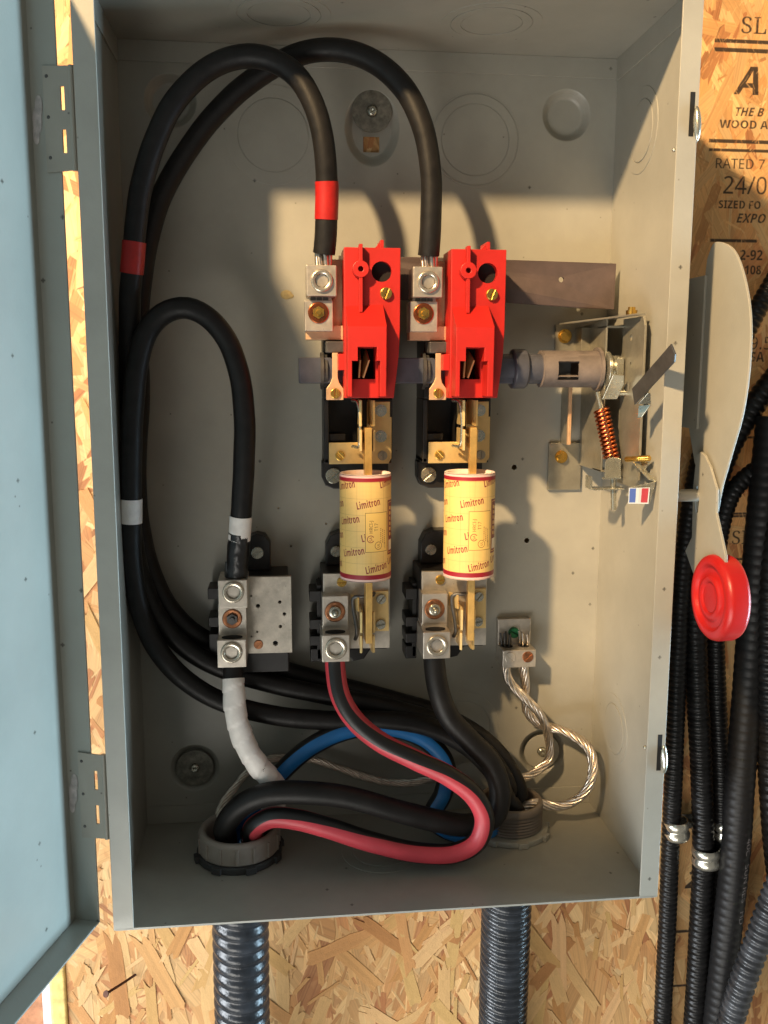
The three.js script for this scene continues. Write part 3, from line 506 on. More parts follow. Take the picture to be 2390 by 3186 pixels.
// ---------------------------------------------------------------- neutral terminal and ground lug
{
  const o = thing('neutral_terminal', 'aluminium neutral terminal with drilled plate between the black loop and the white taped cable', 'terminal', [-106, -184, 0]);
  part('moulded_base', [span(-135, -79, -186, -100, 0.1, 44, 1.5), prism([[-117.5, -100], [-117.5, -78], [-113.5, -70], [-106, -67], [-98.5, -69], [-94.3, -76], [-94.3, -100]], 0.1, 18, [], 1), ...[[-112, -122], [-138, -147], [-153, -172]].map(([a, b]) => span(-149, -135, b, a, 6, 32, 0.8)), span(-139, -135, -180, -108, 4, 30, 0.5)], M.bakelite, o);
  part('base_screw', slotHead(5.4, 18, 2.6, -105.8, -84, 0.6), M.zinc, o);
  const pl = part('drilled_plate', prism([[-114, -98.8], [-76.4, -99.2], [-76.3, -167.3], [-116, -167]], 44.2, 48, [[-110.8, -115.6, 1.3], [-105.2, -124.7, 2.2], [-86.5, -121.8, 1.9], [-82.7, -132.5, 2], [-86.3, -143.5, 1.9], [-106.3, -147.6, 1.3], [-111.2, -151.7, 1.2], [-90.8, -158.4, 2.7]].map(([x, y, r]) => ({ x, y, r })), 0.4, 16), M.aluPlate, o);
  part('screw', slotHead(4, 48, 1.2, -105.5, -159, 0.9), M.copperOld, pl);
  const l = part('terminal_lug', [span(-136.6, -112.6, -118.5, -94.5, 44, 78, 0.8), span(-138.6, -114.6, -169.2, -145.2, 44, 78, 0.8), span(-138, -114.4, -146, -118, 44, 64, 0.6)], M.alu, o);
  part('set_screw', socketScrew(8.9, 78.2, -124.2, -104.6), M.setScrew, l); part('set_screw', socketScrew(8.9, 78.2, -126.8, -156), M.setScrew, l);
  part('stud_nut', [latheZ([[4, 0], [8, 0], [8.3, 0.8], [7.4, 1.2], [4.4, 0.8]], -126.4, -131, 64, 28)], M.copperOld, l);
  part('stud', [new THREE.CylinderGeometry(4.8, 5.2, 2.8, 6).rotateX(Math.PI / 2).translate(-126.4, -131, 66), cylZ(2.5, 66, 69.4, -126.4, -131, 16, 2.1)], M.steelDark, l);
  part('cable_bore', new THREE.CylinderGeometry(8.6, 8.6, 0.8, 28).scale(1, 1, 0.6).translate(-126.4, -145, 71), M.void, l);
}
{
  const o = thing('ground_lug', 'small two screw aluminium ground lug with green screw on the back panel', 'lug', [131, -195, 0]);
  part('tang', span(116, 147.4, -178.5, -154, 0.1, 7.5, 0.5), M.alu, o);
  const b = part('lug_block', span(116, 147.2, -194.6, -178, 0.1, 28, 0.7), M.alu, o);
  part('screw', slotHead(5.2, 28, 1.0, 123, -184.8, 2.4, 0.12), M.alu, b); part('screw', slotHead(5.2, 28, 1.0, 139.6, -184.6, 0.75, 0.12), M.copperOld, b);
  part('wire_bore', [123.5, 139].map((x) => new THREE.CylinderGeometry(5, 5, 0.5, 24).translate(x, -177.9, 15)), M.void, b);
  part('green_screw', slotHead(5, 7.5, 4, 131, -166.7, 2.6), M.greenScrew, o);
  for (const [cx, n] of [[122.5, 5], [140, 5]]) for (let i = 0; i < n; i++) part('wire_end', sweep([[cx - 4 + i * 2, -184, 12 + (i % 2) * 4], [cx - 4.4 + i * 2.2, -172, 13 + (i % 2) * 3.5], [cx - 4.8 + i * 2.3 + rr(-0.6, 0.6), -166 - rr(-2, 3), 12 + (i % 2) * 4]], 0.95, { m: 7, step: 2 }), cx > 130 ? M.wire : M.steelDark, o);
}
// ---------------------------------------------------------------- operating shaft and barrier strip
{
  const o = thing('operating_shaft', 'dark grey square operating shaft running behind both red covers', 'shaft', [60, 65, 50]);
  part('square_bar', span(-68, 112, 65.2, 86.4, 38, 60, 1.2), M.shaft, o);
  for (const x of [-47, 38]) part('guide_ring', [cylX(15.2, x - 3, x - 0.4, 75.5, 50), cylX(13.4, x - 0.4, x + 2.6, 75.5, 50)], M.locknut, o);
  const cl = part('hub', [cylX(12.4, 96, 112, 77.5, 50), new THREE.LatheGeometry([[12, 0], [16.4, 0.4], [16.8, 2], [16.6, 11], [15.6, 12.6], [12, 13]].map((p) => new THREE.Vector2(...p)), 40).rotateZ(-Math.PI / 2).translate(112, 77.5, 50), cylX(12.6, 124, 138, 77.5, 50)], M.shaft, o);
  // socket with square window: sleeve open to the front
  const N = 48, pos = [], R = 15.6, sleeve = [];
  const arc = (a0, a1, x0, x1) => { const g = new THREE.CylinderGeometry(R, R, x1 - x0, 40, 1, true, a0, a1 - a0), h = new THREE.CylinderGeometry(R - 2.6, R - 2.6, x1 - x0, 40, 1, true, a0, a1 - a0); for (const q of [g, h]) sleeve.push(q.rotateZ(-Math.PI / 2).rotateX(0).translate((x0 + x1) / 2, 77.5, 50)); };
  arc(0, Math.PI * 2, 137, 149); arc(0, Math.PI * 2, 167, 188); arc(0.62, Math.PI * 2 - 0.42, 149, 167);
  for (const e of [[0.62], [-0.42]]) sleeve.push(plate([[149, 77.5 - 0, 50], [167, 77.5, 50], [167, 77.5 + 0.01, 50.01], [149, 77.5 + 0.01, 50.01]].map((p, i) => { const r = i < 2 ? R : R - 2.6, t = e[0]; return [p[0], 77.5 + r * Math.sin(t) * 1, 50 + r * Math.cos(t)]; }), 0.6));
  part('sleeve', [...sleeve, latheZ([[12.4, 0], [15.6, 0], [15.6, 1.2], [12.4, 1.2]], 0, 0, 0).rotateY(Math.PI / 2).translate(137, 77.5, 50), cylX(18.4, 186, 188.6, 77.5, 50)], M.collarPlastic, o);
  part('key_block', span(148, 164, 68, 87, 38, 52, 0.6), M.steelDark, o);
}
{
  const o = thing('barrier_strip', 'purplish brown fibre barrier strip standing behind the red covers', 'strip', [90, 134, 20]);
  const g = prism([[-33, 171.3], [60, 171], [207, 167.8], [206.6, 129], [180, 129.8], [113, 134], [-33, 136]], 0, 2.4, [{ x: 159.5, y: 154, r: 2.6 }], 0.3, 16);
  const p = g.attributes.position; for (let i = 0; i < p.count; i++) { const x = p.getX(i); p.setZ(i, p.getZ(i) + 27 + (x > 100 ? Math.pow((x - 100) / 106, 2) * 4 : 0)); }
  g.computeVertexNormals();
  part('fibre_sheet', g, M.fibre, o);
  part('standoff', [cylZ(4, 0.1, 27, 18, 152, 16), cylZ(4, 0.1, 27, 103, 152, 16), cylZ(3, 0.1, 28, 159.5, 149, 16)], M.bakelite, o);
}
// ---------------------------------------------------------------- spring mechanism on the right wall
{
  const o = thing('spring_mechanism', 'plated steel switch mechanism with copper spring on the right wall of the enclosure', 'mechanism', [200, -24, 60]);
  const side = (pts, x, t, holes = []) => prism(pts.map(([z, y]) => [z, y]), 0, t, holes, 0.3, 12).rotateY(-Math.PI / 2).translate(x + t, 0, 0);
  part('side_plate', side([[62, 119], [105, 119], [109, 112], [109, -12], [103, -19], [62, -19]], 204.6, 2, [{ x: 81, y: 103, r: 3 }, { x: 82, y: 82, r: 1.6 }]), M.zincDull, o);
  part('rear_web', side([[2, 116], [62, 119], [62, -10], [2, -10]], 190, 1.6), M.zincDull, o);
  part('plate_bridge', [span(190, 206, 112, 113.6, 40, 64, 0.3), span(190, 206, -10, -8.4, 40, 64, 0.3), span(204.4, 213.3, 60, 66, 70, 80, 0.3), span(204.4, 213.3, 0, 6, 70, 80, 0.3)], M.zincDull, o);
  part('top_gusset', plate([[164, 117, 14], [164, 117, 30], [200, 120.6, 104], [207, 120.6, 104], [207, 118, 14]], 1.5), M.zincDull, o);
  part('bolt', [cylY(4.6, 120.5, 125, 203, 84, 6), cylY(3, 125, 127.5, 203, 84, 12)], M.brass, o);
  const tp = part('mounting_foot', [span(164, 184, 92, 117, 0.1, 3.4, 0.5), span(182, 191.5, 88, 114, 0.1, 22, 0.4)], M.zincDull, o);
  part('hex_screw', hexHead(5.4, 3.4, 4.4, 172.5, 107), M.brass, tp);
  const lf = part('mounting_foot', [span(161, 192, -33, 10.5, 0.1, 3.6, 0.5), span(172, 174, 10, 62, 0.1, 24, 0.4)], M.zincDull, o);
  part('hex_screw', hexHead(5, 3.6, 4.6, 172.6, -2.2), M.brass, lf);
  part('stiffener', span(170.6, 173.6, 10.6, 62, 24.4, 28, 0.5), M.tan, o);
  // crank with its bent ear
  part('crank', [latheZ([[4, -2], [14.6, -2], [15.2, -0.8], [15.2, 0.8], [14.6, 2], [4, 2]], 0, 0, 0, 40).rotateY(Math.PI / 2).translate(192.5, 77.5, 58), cylX(11.6, 194, 203.5, 77.5, 58), span(197.6, 203.6, 66, 87, 66, 71, 0.6)], M.zinc, o);
  part('crank_ear', plate([[189.4, 73.3, 84], [198.5, 72.6, 84], [200.2, 65.5, 80], [197.6, 51, 76], [185, 50.6, 76]], 1.8), M.zinc, o);
  part('pin', cylX(3, 188, 205, 58, 72, 16), M.zinc, o);
  // copper spring on its guide rod
  const A = V([186.7, 44.8, 66]), B = V([195.5, 2.2, 72]), ax = B.clone().sub(A), Ls = ax.length(); ax.normalize();
  const e1 = new THREE.Vector3(1, 0, 0).cross(ax).normalize(), e2 = ax.clone().cross(e1), coil = [];
  const turns = 12.5; for (let i = 0; i <= turns * 16; i++) { const t = i / (turns * 16), a = t * turns * Math.PI * 2; coil.push(A.clone().addScaledVector(ax, t * Ls).addScaledVector(e1, 5.6 * Math.cos(a)).addScaledVector(e2, 5.6 * Math.sin(a)).toArray()); }
  part('copper_spring', sweep(coil, 1.45, { m: 9, n: coil.length * 1 }), M.copper, o);
  const R0 = A.clone().addScaledVector(ax, -14), R1 = V([197.7, -41, 76]);
  part('guide_rod', sweep([R0.toArray(), B.toArray(), R1.toArray()], 2.4, { m: 12, step: 4 }), M.zinc, o);
  part('spring_cup', [plate([[186.9, 0.5, 80], [187.1, -13.2, 80], [201, -13.3, 80], [200.3, 2.6, 80], [196.4, 4.1, 80], [190, 3.8, 80]], 1.8), plate([[187.9, -14.3, 72], [187.1, -13.5, 80], [201.7, -13.4, 80], [207, -14.7, 64]], 1.6), span(176.6, 178.2, -23.5, -12.5, 62, 76, 0.4), span(178, 205, -23.6, -22, 66, 80, 0.4)], M.zinc, o);
  // interlock tab reaching forward past the door plane
  const tab = part('interlock_tab', plate([[186.3, 62.6, 136], [188.9, 50.2, 136], [196.2, 82.3, 188], [196.2, 87.7, 190], [194.4, 95.1, 187]], 1.5), M.steelDark, o);
  part('tab_bracket', [plate([[195.3, 49.2, 128], [201.5, 50.2, 136], [197.4, 40.5, 130], [196.6, 39.7, 126]], 1.6), plate([[191.8, 50.8, 134], [197, 59.6, 140], [199.1, 59, 140], [201.5, 50.9, 136]], 1.4)], M.zinc, tab);
  part('tab_slot', span(206.7, 206.95, 33, 76, 98, 107, 0.05), M.void, o);
  // folded spring clip with a three colour sticker, held by a brass screw
  const clip = part('spring_clip', [plate([[198, 3.5, 112], [205.7, 0.1, 114], [212.3, -10.8, 128], [204.6, -14.7, 124], [200.4, -12.3, 116], [197.3, -4.5, 110]], 1.3), plate([[191.7, -15.9, 123], [211.7, -10.6, 128], [208.4, -28.7, 126], [192.3, -29.2, 121]], 1.3), plate([[206.1, 3.3, 110], [210.1, 4, 118], [207.3, -3.2, 116], [207.1, -2.9, 112]], 1.2)], M.zinc, o);
  const stripe = document.createElement('canvas'); stripe.width = 128; stripe.height = 96; { const g = stripe.getContext('2d'); g.fillStyle = '#c2c9cf'; g.fillRect(0, 0, 128, 96); g.fillStyle = '#4a63ac'; g.fillRect(6, 4, 38, 84); g.fillStyle = '#b9bcc0'; g.fillRect(62, 4, 14, 84); g.fillStyle = '#a83a44'; g.fillRect(78, 4, 42, 84); }
  const st = new THREE.CanvasTexture(stripe); st.colorSpace = THREE.SRGBColorSpace; st.magFilter = THREE.LinearFilter;
  { const q = [[191.8, -29, 123], [207.1, -28.7, 127], [206.9, -15.3, 129], [191.1, -15.9, 125]], g = new THREE.BufferGeometry();
    g.setAttribute('position', new THREE.Float32BufferAttribute([...q[0], ...q[1], ...q[2], ...q[0], ...q[2], ...q[3]], 3)); g.setAttribute('uv', new THREE.Float32BufferAttribute([0, 0, 1, 0, 1, 1, 0, 0, 1, 1, 0, 1], 2)); g.computeVertexNormals();
    part('tricolour_sticker', own(g), mat({ map: st, roughness: 0.3 }), clip); }
  const s0 = [195.9, 4.9, 104], s1 = [207.5, 7.5, 124];
  part('brass_screw', sweep([s0, s1], (s) => 2.2 + (s > 12 ? 0.35 * Math.sin(s * 3.4) : 0), { m: 14, step: 0.5, r0: 2.2 }), M.brass, o);
}
// ---------------------------------------------------------------- outside handle
{
  const o = thing('switch_handle', 'cream painted outside switch handle with a round red knob', 'handle', [240, -30, 150]);
  const side = (pts, x, t, holes = []) => prism(pts, 0, t, holes, 0.4, 20).rotateY(-Math.PI / 2).translate(x + t, 0, 0);
  const gp = [[250, 162.4, 115.5], [250, 172.8, 124.4], [250, 172.5, 136.5], [250, 163.3, 158.6], [250, 140.6, 177.2], [250, 112.3, 188.7], [250, 79.7, 190.8], [250, 46.6, 185.7], [250, 13.3, 171.7], [250, -14.4, 159.8], [250, -31.1, 155.8]].map((p) => [p[2], p[1]]);
  const rim = new THREE.CatmullRomCurve3(gp.map(([a, b]) => new THREE.Vector3(a, b, 0)), false, 'centripetal').getPoints(60).map((p) => [p.x, p.y]);
  part('guard_plate', side([...rim, ...[[250, 2.3, 113.1], [250, 33.2, 97.3], [250, 65.4, 102], [250, 116.6, 109.1]].map((p) => [p[2], p[1]])], 250, 2), M.paint, o);
  part('guard_web', [span(217, 250, 10, 160, 62, 64, 0.3), span(248, 250, 30, 150, 62, 118, 0.3)], M.paint, o);
  part('lever', side([[246, 12.9, 130.3], [246, 10.7, 138.6], [246, 2.3, 149.1], [246, -13.4, 161.7], [246, -31.1, 162.4], [246, -60.5, 180.9], [246, -81.2, 183.5], [246, -91, 157.5], [246, -87.5, 131.9], [246, -70.3, 113.4], [246, -56.8, 123.9], [246, -15.6, 121.4], [246, 9, 124.2]].map((p) => [p[2], p[1]]), 246, 2.2, [[[246, -37, 129], [246, -22.5, 125.6], [246, -13.9, 128.7], [246, -23.2, 133.9], [246, -35.6, 133]].map((p) => [p[2], p[1]])]), M.paint, o);
  part('lever_lug', cylX(5, 215, 247, -22, 128, 20), M.paint, o);
  const K = [241, -96, 168], knob = new THREE.LatheGeometry([[0.01, 1.6], [11, 1.6], [11.6, 2.6], [12, 0.8], [14.5, 0], [17, 0.8], [17.6, 3.2], [22.5, 3.6], [24, 3], [25, 0.8], [27, 0], [30.5, 0.6], [32.6, 2.6], [33.4, 5.6], [33.2, 15], [32, 17.6], [29, 18.6], [0.01, 18.6]].map((p) => new THREE.Vector2(...p)), 64).rotateZ(-Math.PI / 2).translate(...K);
  part('red_knob', knob, M.knobRed, o);
  part('pivot_link', [plate([[220, 40, 120], [220, 24, 130], [220, -2, 140], [220, 10, 126]], 1.6)], M.steelDark, o);
}
// ---------------------------------------------------------------- cables
const RC = 8.6;
const lived = (r, k) => (s, th) => r + 0.13 * Math.sin(s * 0.043 + k) + 0.1 * Math.sin(th * 2 + s * 0.027 + k * 2) + 0.06 * Math.sin(s * 0.17 + th + k);   // hand-bent cable is never quite round
const stripeMat = (rgb, w) => { const n = 256, base = [0.115, 0.108, 0.105]; const t = tex(n, (i) => { const x = (i % n) / n, y = Math.floor(i / n), wob = 0; const on = [0.25, 0.75].some((c) => Math.abs(x + wob - c) < w / 2); const v = 0.92 + 0.16 * nA[(y * 256 + i % 256) % 65536]; return (on ? rgb : base).map((q) => clampf(q * v)); }, true, 1); t.repeat.set(1, 1 / 140); return mat({ map: t, roughness: 0.42, bumpMap: fineBump, bumpScale: 0.00008 }); };
function bareEnd(parent, x, y0, y1, z, dark = false) { for (let i = 0; i < 7; i++) { const a = i / 6 * Math.PI * 2, r = i === 6 ? 0 : 4.6; part('bare_strand', sweep([[x + r * Math.cos(a), y0, z + r * Math.sin(a)], [x + r * 1.1 * Math.cos(a + 0.25), (y0 + y1) / 2, z + r * 1.1 * Math.sin(a + 0.25)], [x + r * Math.cos(a + 0.5), y1, z + r * Math.sin(a + 0.5)]], 2.1, { m: 9, step: 3 }), dark ? M.steelDark : M.wire, parent); } }
const band = (name, pts, t0, t1, m, parent, label) => part(name, sweep(pts, RC + 0.55, { from: t0, to: t1, step: 2, m: 28, r0: RC }), m, parent, label);
function along(pts, y, first = true) { const c = new THREE.CatmullRomCurve3(pts.map(V), false, 'centripetal'), n = 800; let best = 0, bd = 1e9; for (let i = 0; i <= n; i++) { const p = c.getPointAt(i / n), d = p.distanceTo(V(y)); if (d < bd) { bd = d; best = i / n; } } return best; }
{ // line cable with red tape
  const p = [[-47.2, 167.2, 73], [-46.1, 176.9, 75], [-45.4, 194, 78], [-45, 217.7, 81], [-47.8, 250.6, 86], [-55.3, 276.5, 86], [-66.9, 295.2, 84], [-81.4, 305.5, 82], [-100.4, 310, 80], [-121.3, 306.6, 78], [-142.5, 294.3, 76], [-161.6, 274.3, 74], [-176.2, 246.9, 72], [-187, 216.5, 70], [-192.6, 189.2, 68], [-196.4, 161.5, 66], [-200.3, 133.5, 62], [-202.8, 104.9, 56], [-204.5, 75.5, 50], [-206.5, 37.9, 47], [-208.5, -0.4, 46], [-209.7, -51.4, 44], [-204.5, -95.7, 42], [-191, -135.8, 38], [-168.5, -164, 36], [-141.2, -182.4, 34], [-97.7, -198.9, 34], [-40.2, -213.6, 35], [13.9, -226.3, 38], [60, -242, 42], [98.1, -268.6, 46], [118.7, -302.3, 46], [118, -318, 40], [118, -350, 40]];
  const o = thing('power_cable', 'black power cable with red tape arching to the lug beside the neutral loop', 'cable', [-49, 168, 68], 'line cables');
  part('insulation', sweep(p, lived(RC, 1), { m: 24, r0: RC }), M.cable, o);
  bareEnd(o, -47.5, 155, 176, 70);
  let t = along(p, [-45.1, 205.1, 82]); band('red_tape', p, t - 0.013, t + 0.013, M.redTape, o); t = along(p, [-196.4, 162.9, 66]); band('red_tape', p, t - 0.011, t + 0.011, M.redTape, o);
}
{ // plain line cable
  const p = [[36.6, 167.1, 73], [37, 176.5, 75], [37.4, 199.1, 78], [36.8, 226.8, 80], [31, 259.4, 80], [18.9, 287.1, 77], [-0.9, 308.2, 72], [-25.9, 320.3, 66], [-47.2, 322.5, 61], [-66.2, 319.6, 57], [-88.7, 309.5, 52], [-113, 293.3, 48], [-137, 270.7, 44], [-159.2, 242.3, 41], [-177.2, 212, 39], [-189, 177.8, 37], [-195.8, 143.1, 35], [-199.9, 105.9, 32], [-200.9, 56.3, 28], [-206.6, -2.5, 25], [-206.3, -50.7, 24], [-198.3, -96, 23], [-183.6, -130.4, 23], [-162.4, -154.5, 22], [-139, -170.5, 14], [-97.9, -189.2, 14], [-39, -209.3, 14], [16.5, -225.9, 16], [63.5, -241.2, 22], [106.5, -268.3, 32], [129.1, -303, 36], [132, -318, 40], [132, -350, 40]];
  const o = thing('power_cable', 'plain black power cable arching to the lug nearer the copper spring', 'cable', [35, 168, 68], 'line cables');
  part('insulation', sweep(p, lived(RC, 2), { m: 24, r0: RC }), M.cable, o);
  bareEnd(o, 37.5, 155, 175, 70);
}
{ // neutral line cable, looping down to the neutral terminal
  const p = [[-121.4, -91.4, 66], [-119.7, -72, 69], [-116.6, -40.4, 73], [-113.4, 1.5, 74], [-112.3, 38.9, 73], [-116, 73.9, 72], [-125.3, 100.1, 71], [-140.1, 117.7, 70], [-157, 124.5, 69], [-173.8, 120.1, 68], [-187.3, 106, 67], [-195.5, 82.8, 66], [-200.1, 53.5, 65], [-203.5, 16.4, 64], [-206.4, -38.8, 62], [-207.8, -76, 60], [-204, -118.5, 56], [-192.9, -155.4, 52], [-171.6, -185.2, 50], [-140.8, -207.6, 49], [-97.8, -222, 50], [-49.4, -228.7, 52], [-0.4, -229.9, 54], [40.8, -236, 56], [78.3, -255.9, 58], [104.3, -284.8, 58], [118.2, -313.2, 56], [124, -318, 56], [124, -350, 56]];
  const o = thing('power_cable', 'black neutral cable with white tape bands, looping down to the drilled terminal', 'cable', [-124, -84, 64]);
  part('insulation', sweep(p, lived(RC, 3), { m: 24, r0: RC, from: 0.006 }), M.cable, o);
  part('black_tape', sweep([[-121.9, -96.1, 66], [-120.8, -82, 67.5], [-119.6, -70, 69.3], [-118.1, -56, 71.2]], (s, th) => RC + 0.6 + 0.18 * Math.sin(th * 2 + s * 0.3) + 0.1 * Math.sin(th * 5 - s * 0.6), { m: 32, step: 1.5 }), M.taped, o);
  bareEnd(o, -124.8, -98, -82, 66, true);
  let t = along(p, [-118.7, -52.2, 73]); band('white_tape', p, t - 0.0105, t + 0.0105, M.whiteTape, o); t = along(p, [-206.4, -39.2, 62]); band('white_tape', p, t - 0.0105, t + 0.0105, M.whiteTape, o);
}
{ // white taped neutral cable leaving through the left bushing
  const p = [[-126.8, -164, 62], [-126.8, -174, 64], [-126.1, -191.3, 70], [-124.5, -212.4, 74], [-118.2, -234.9, 77], [-107.3, -255.7, 78], [-94.4, -273.2, 76], [-91.5, -289.8, 70], [-101.6, -309.6, 62], [-112, -322, 52], [-112, -350, 52]];
  const o = thing('power_cable', 'cable wrapped in spiral white tape below the drilled terminal', 'cable', [-127, -176, 62]);
  part('insulation', sweep(p, lived(RC, 4), { m: 24, r0: RC }), M.cable, o);
  part('white_wrap', sweep(p, (s, th) => { const f = (s / 15 - th / (Math.PI * 2)); return RC + 0.35 + 0.85 * (f - Math.floor(f)) + 0.25 * Math.sin(th * 2 + s * 0.21); }, { from: 0.09, to: 0.93, step: 1.2, m: 40 }), M.whiteTape, o);
}
{ // red striped load cable
  const p = [[-40.3, -164, 68], [-40.2, -174, 70], [-36.9, -195.9, 78], [-25.6, -215.8, 84], [-4.9, -233.6, 90], [24.8, -248.9, 96], [54.5, -263.3, 102], [75.4, -280.7, 106], [83.3, -300.2, 108], [77.3, -320, 108], [59.4, -329.1, 108], [27.8, -327.8, 107], [-13.5, -315.9, 106], [-50.3, -302, 104], [-75.2, -295.2, 101], [-95.3, -295, 96], [-110.4, -306.3, 88], [-113, -322, 74], [-113, -350, 72]];
  const o = thing('power_cable', 'black cable with broad red stripes curling across the bottom of the enclosure', 'cable', [-40, -165, 68]);
  part('insulation', sweep(p, RC, { m: 32, step: 3, ru: 1, face: (t) => (t < 0.1 ? 0 : t < 0.35 ? 0.16 * (t - 0.1) / 0.25 : t < 0.65 ? 0.16 + 0.09 * (t - 0.35) / 0.3 : 0.25 + 0.22 * (t - 0.65) / 0.35) }), stripeMat([0.80, 0.27, 0.31], 0.29), o);
}
{ // black load cable
  const p = [[45.3, -164, 68], [45.4, -174, 70], [49, -198.5, 74], [58.6, -222, 76], [77.3, -243.1, 78], [95.4, -264.3, 80], [102.4, -288.5, 84], [96.1, -309, 88], [72.4, -313, 92], [39, -303.4, 97], [4.8, -290.8, 100], [-32.4, -278.1, 100], [-69.1, -273.1, 98], [-100, -275.1, 94], [-121.6, -287.7, 88], [-135.7, -309.1, 80], [-136, -324, 70], [-136, -350, 68]];
  const o = thing('power_cable', 'plain black cable from the lower lug, curling back across the bottom', 'cable', [45, -165, 68]);
  part('insulation', sweep(p, lived(9.6, 5), { m: 24, r0: RC }), M.cable, o);
}
{ // blue striped cable
  const p = [[-128, -350, 52], [-128, -322, 52], [-112, -306.6, 60], [-87.3, -271.6, 60], [-57.9, -248.1, 58], [-23, -236.7, 54], [12.3, -238.6, 52], [43.7, -252.6, 52], [60, -275.7, 54], [57, -298.8, 58], [46.6, -317.4, 64], [59, -330.3, 66], [91.2, -336.7, 64], [112, -330, 56], [112, -350, 54]];
  const o = thing('power_cable', 'black cable with a broad blue stripe arching over the bottom of the enclosure', 'cable', [-128, -346, 52]);
  part('insulation', sweep(p, RC, { m: 32, step: 3, ru: 1, face: (t) => 0.25 }), stripeMat([0.12, 0.43, 0.68], 0.23), o);
}
// bare stranded ground wires
{
  const a = thing('ground_wire', 'bare stranded wire from the ground lug, curling behind the black cables', 'wire', [122, -195, 16]);
  strandBundle('strand', [[122.5, -190, 16], [122.5, -200, 16], [124.8, -209.4, 17], [132, -218.7, 20], [142, -228.2, 24], [150.7, -237.9, 26], [158.5, -251.1, 24], [164.2, -266.6, 18], [167.1, -279.9, 16], [165.6, -291.4, 17], [157.3, -298.5, 19], [146, -303.6, 22], [135.5, -305.7, 26], [136, -312, 34], [130, -335, 30]], 8, 3.0, 1.45, M.wire, a, 2.6);
  const b = thing('ground_wire', 'bare stranded wire from the ground lug, looping wide beside the right wall', 'wire', [139, -195, 16]);
  strandBundle('strand', [[139.5, -190, 16], [139.5, -200, 15], [142.3, -215.2, 13], [142.6, -230.2, 12], [145.4, -244.1, 12], [152.9, -252.8, 13], [162.6, -257.6, 15], [174.8, -258.4, 24], [186, -261.9, 34], [194.3, -268.1, 44], [197.1, -279.2, 52], [193.3, -294.5, 58], [184.6, -308.9, 58], [172.2, -318.5, 54], [159.4, -320.8, 50], [142, -318, 50], [128, -326, 49], [121, -346, 48]], 8, 3.1, 1.45, M.wire, b, 4.2);
  const c = thing('ground_wire', 'bare stranded wire lying against the back panel behind the blue striped cable', 'wire', [-140, -346, 40]);
  strandBundle('strand', [[-142, -346, 44], [-144, -318, 38], [-128.2, -297.3, 26], [-115, -284.9, 20], [-97, -278, 16], [-78.3, -278.6, 14], [-58.2, -281.8, 14], [-31.3, -291.6, 16], [2.3, -302.6, 20], [29.2, -304.3, 24], [58.7, -300.4, 28], [85.1, -310.4, 34], [106, -330, 40], [112, -346, 42]], 8, 2.4, 1.15, M.wire, c, 6);
}
// ---------------------------------------------------------------- bushings
function ribbedBushing(o, x, z) {
  part('locknut', [latheY([[26, 0.1], [36.5, 0.1], [37, 1], [37, 5.6], [36, 6.6], [26, 6.8]], x, -344.4, z), ...Array.from({ length: 8 }, (_, i) => { const t = i / 8 * Math.PI * 2 + 0.3; return box(9, 6, 4.4, 0, -341, 37.4, 0.8).rotateY(t).translate(x, 0, z); })], M.locknut, o);
  const b = part('bushing_ring', latheY([[26.4, 6.8], [34.6, 6.8], [35, 8], [34.8, 22.5], [33.6, 25], [31.5, 26], [29.2, 25.2], [28, 22], [27.6, 7]], x, -344.4, z, 64), M.bushing, o);
  for (let i = 0; i < 15; i++) { const t = i / 15 * Math.PI * 2; part('grip_rib', box(2.6, 14, 1.8, 0, -329.6, 35.2, 0.6).rotateY(t).translate(x, 0, z), M.bushing, b); }
}
{
  const o = thing('conduit_bushing', 'large ribbed grey plastic bushing with dark locknut on the enclosure floor', 'bushing', [-125, -344, 62]);
  ribbedBushing(o, -125, 62);
  const q = thing('conduit_bushing', 'grey bushing with exposed screw threads under the black line cables', 'bushing', [122, -344, 46]);
  part('locknut', [latheY([[24, 0.1], [34.5, 0.1], [35, 1], [35, 4.6], [34, 5.6], [24, 5.8]], 122, -344.4, 46), ...Array.from({ length: 8 }, (_, i) => box(9, 5.4, 4.4, 0, -341.4, 35.4, 0.8).rotateY(i / 8 * Math.PI * 2 + 0.1).translate(122, 0, 46))], M.paint, q);
  const th = [[25, 5.8]]; for (let i = 0; i < 6; i++) th.push([27.0, 6 + i * 2.8], [29.4, 7.3 + i * 2.8], [27.0, 8.6 + i * 2.8]); th.push([28.6, 24], [29.8, 25], [29.6, 29], [28.4, 31.2], [26, 31.4], [24.6, 29], [24.4, 6]);
  part('threaded_collar', latheY(th, 122, -344.4, 46, 64), M.thread, q);
}
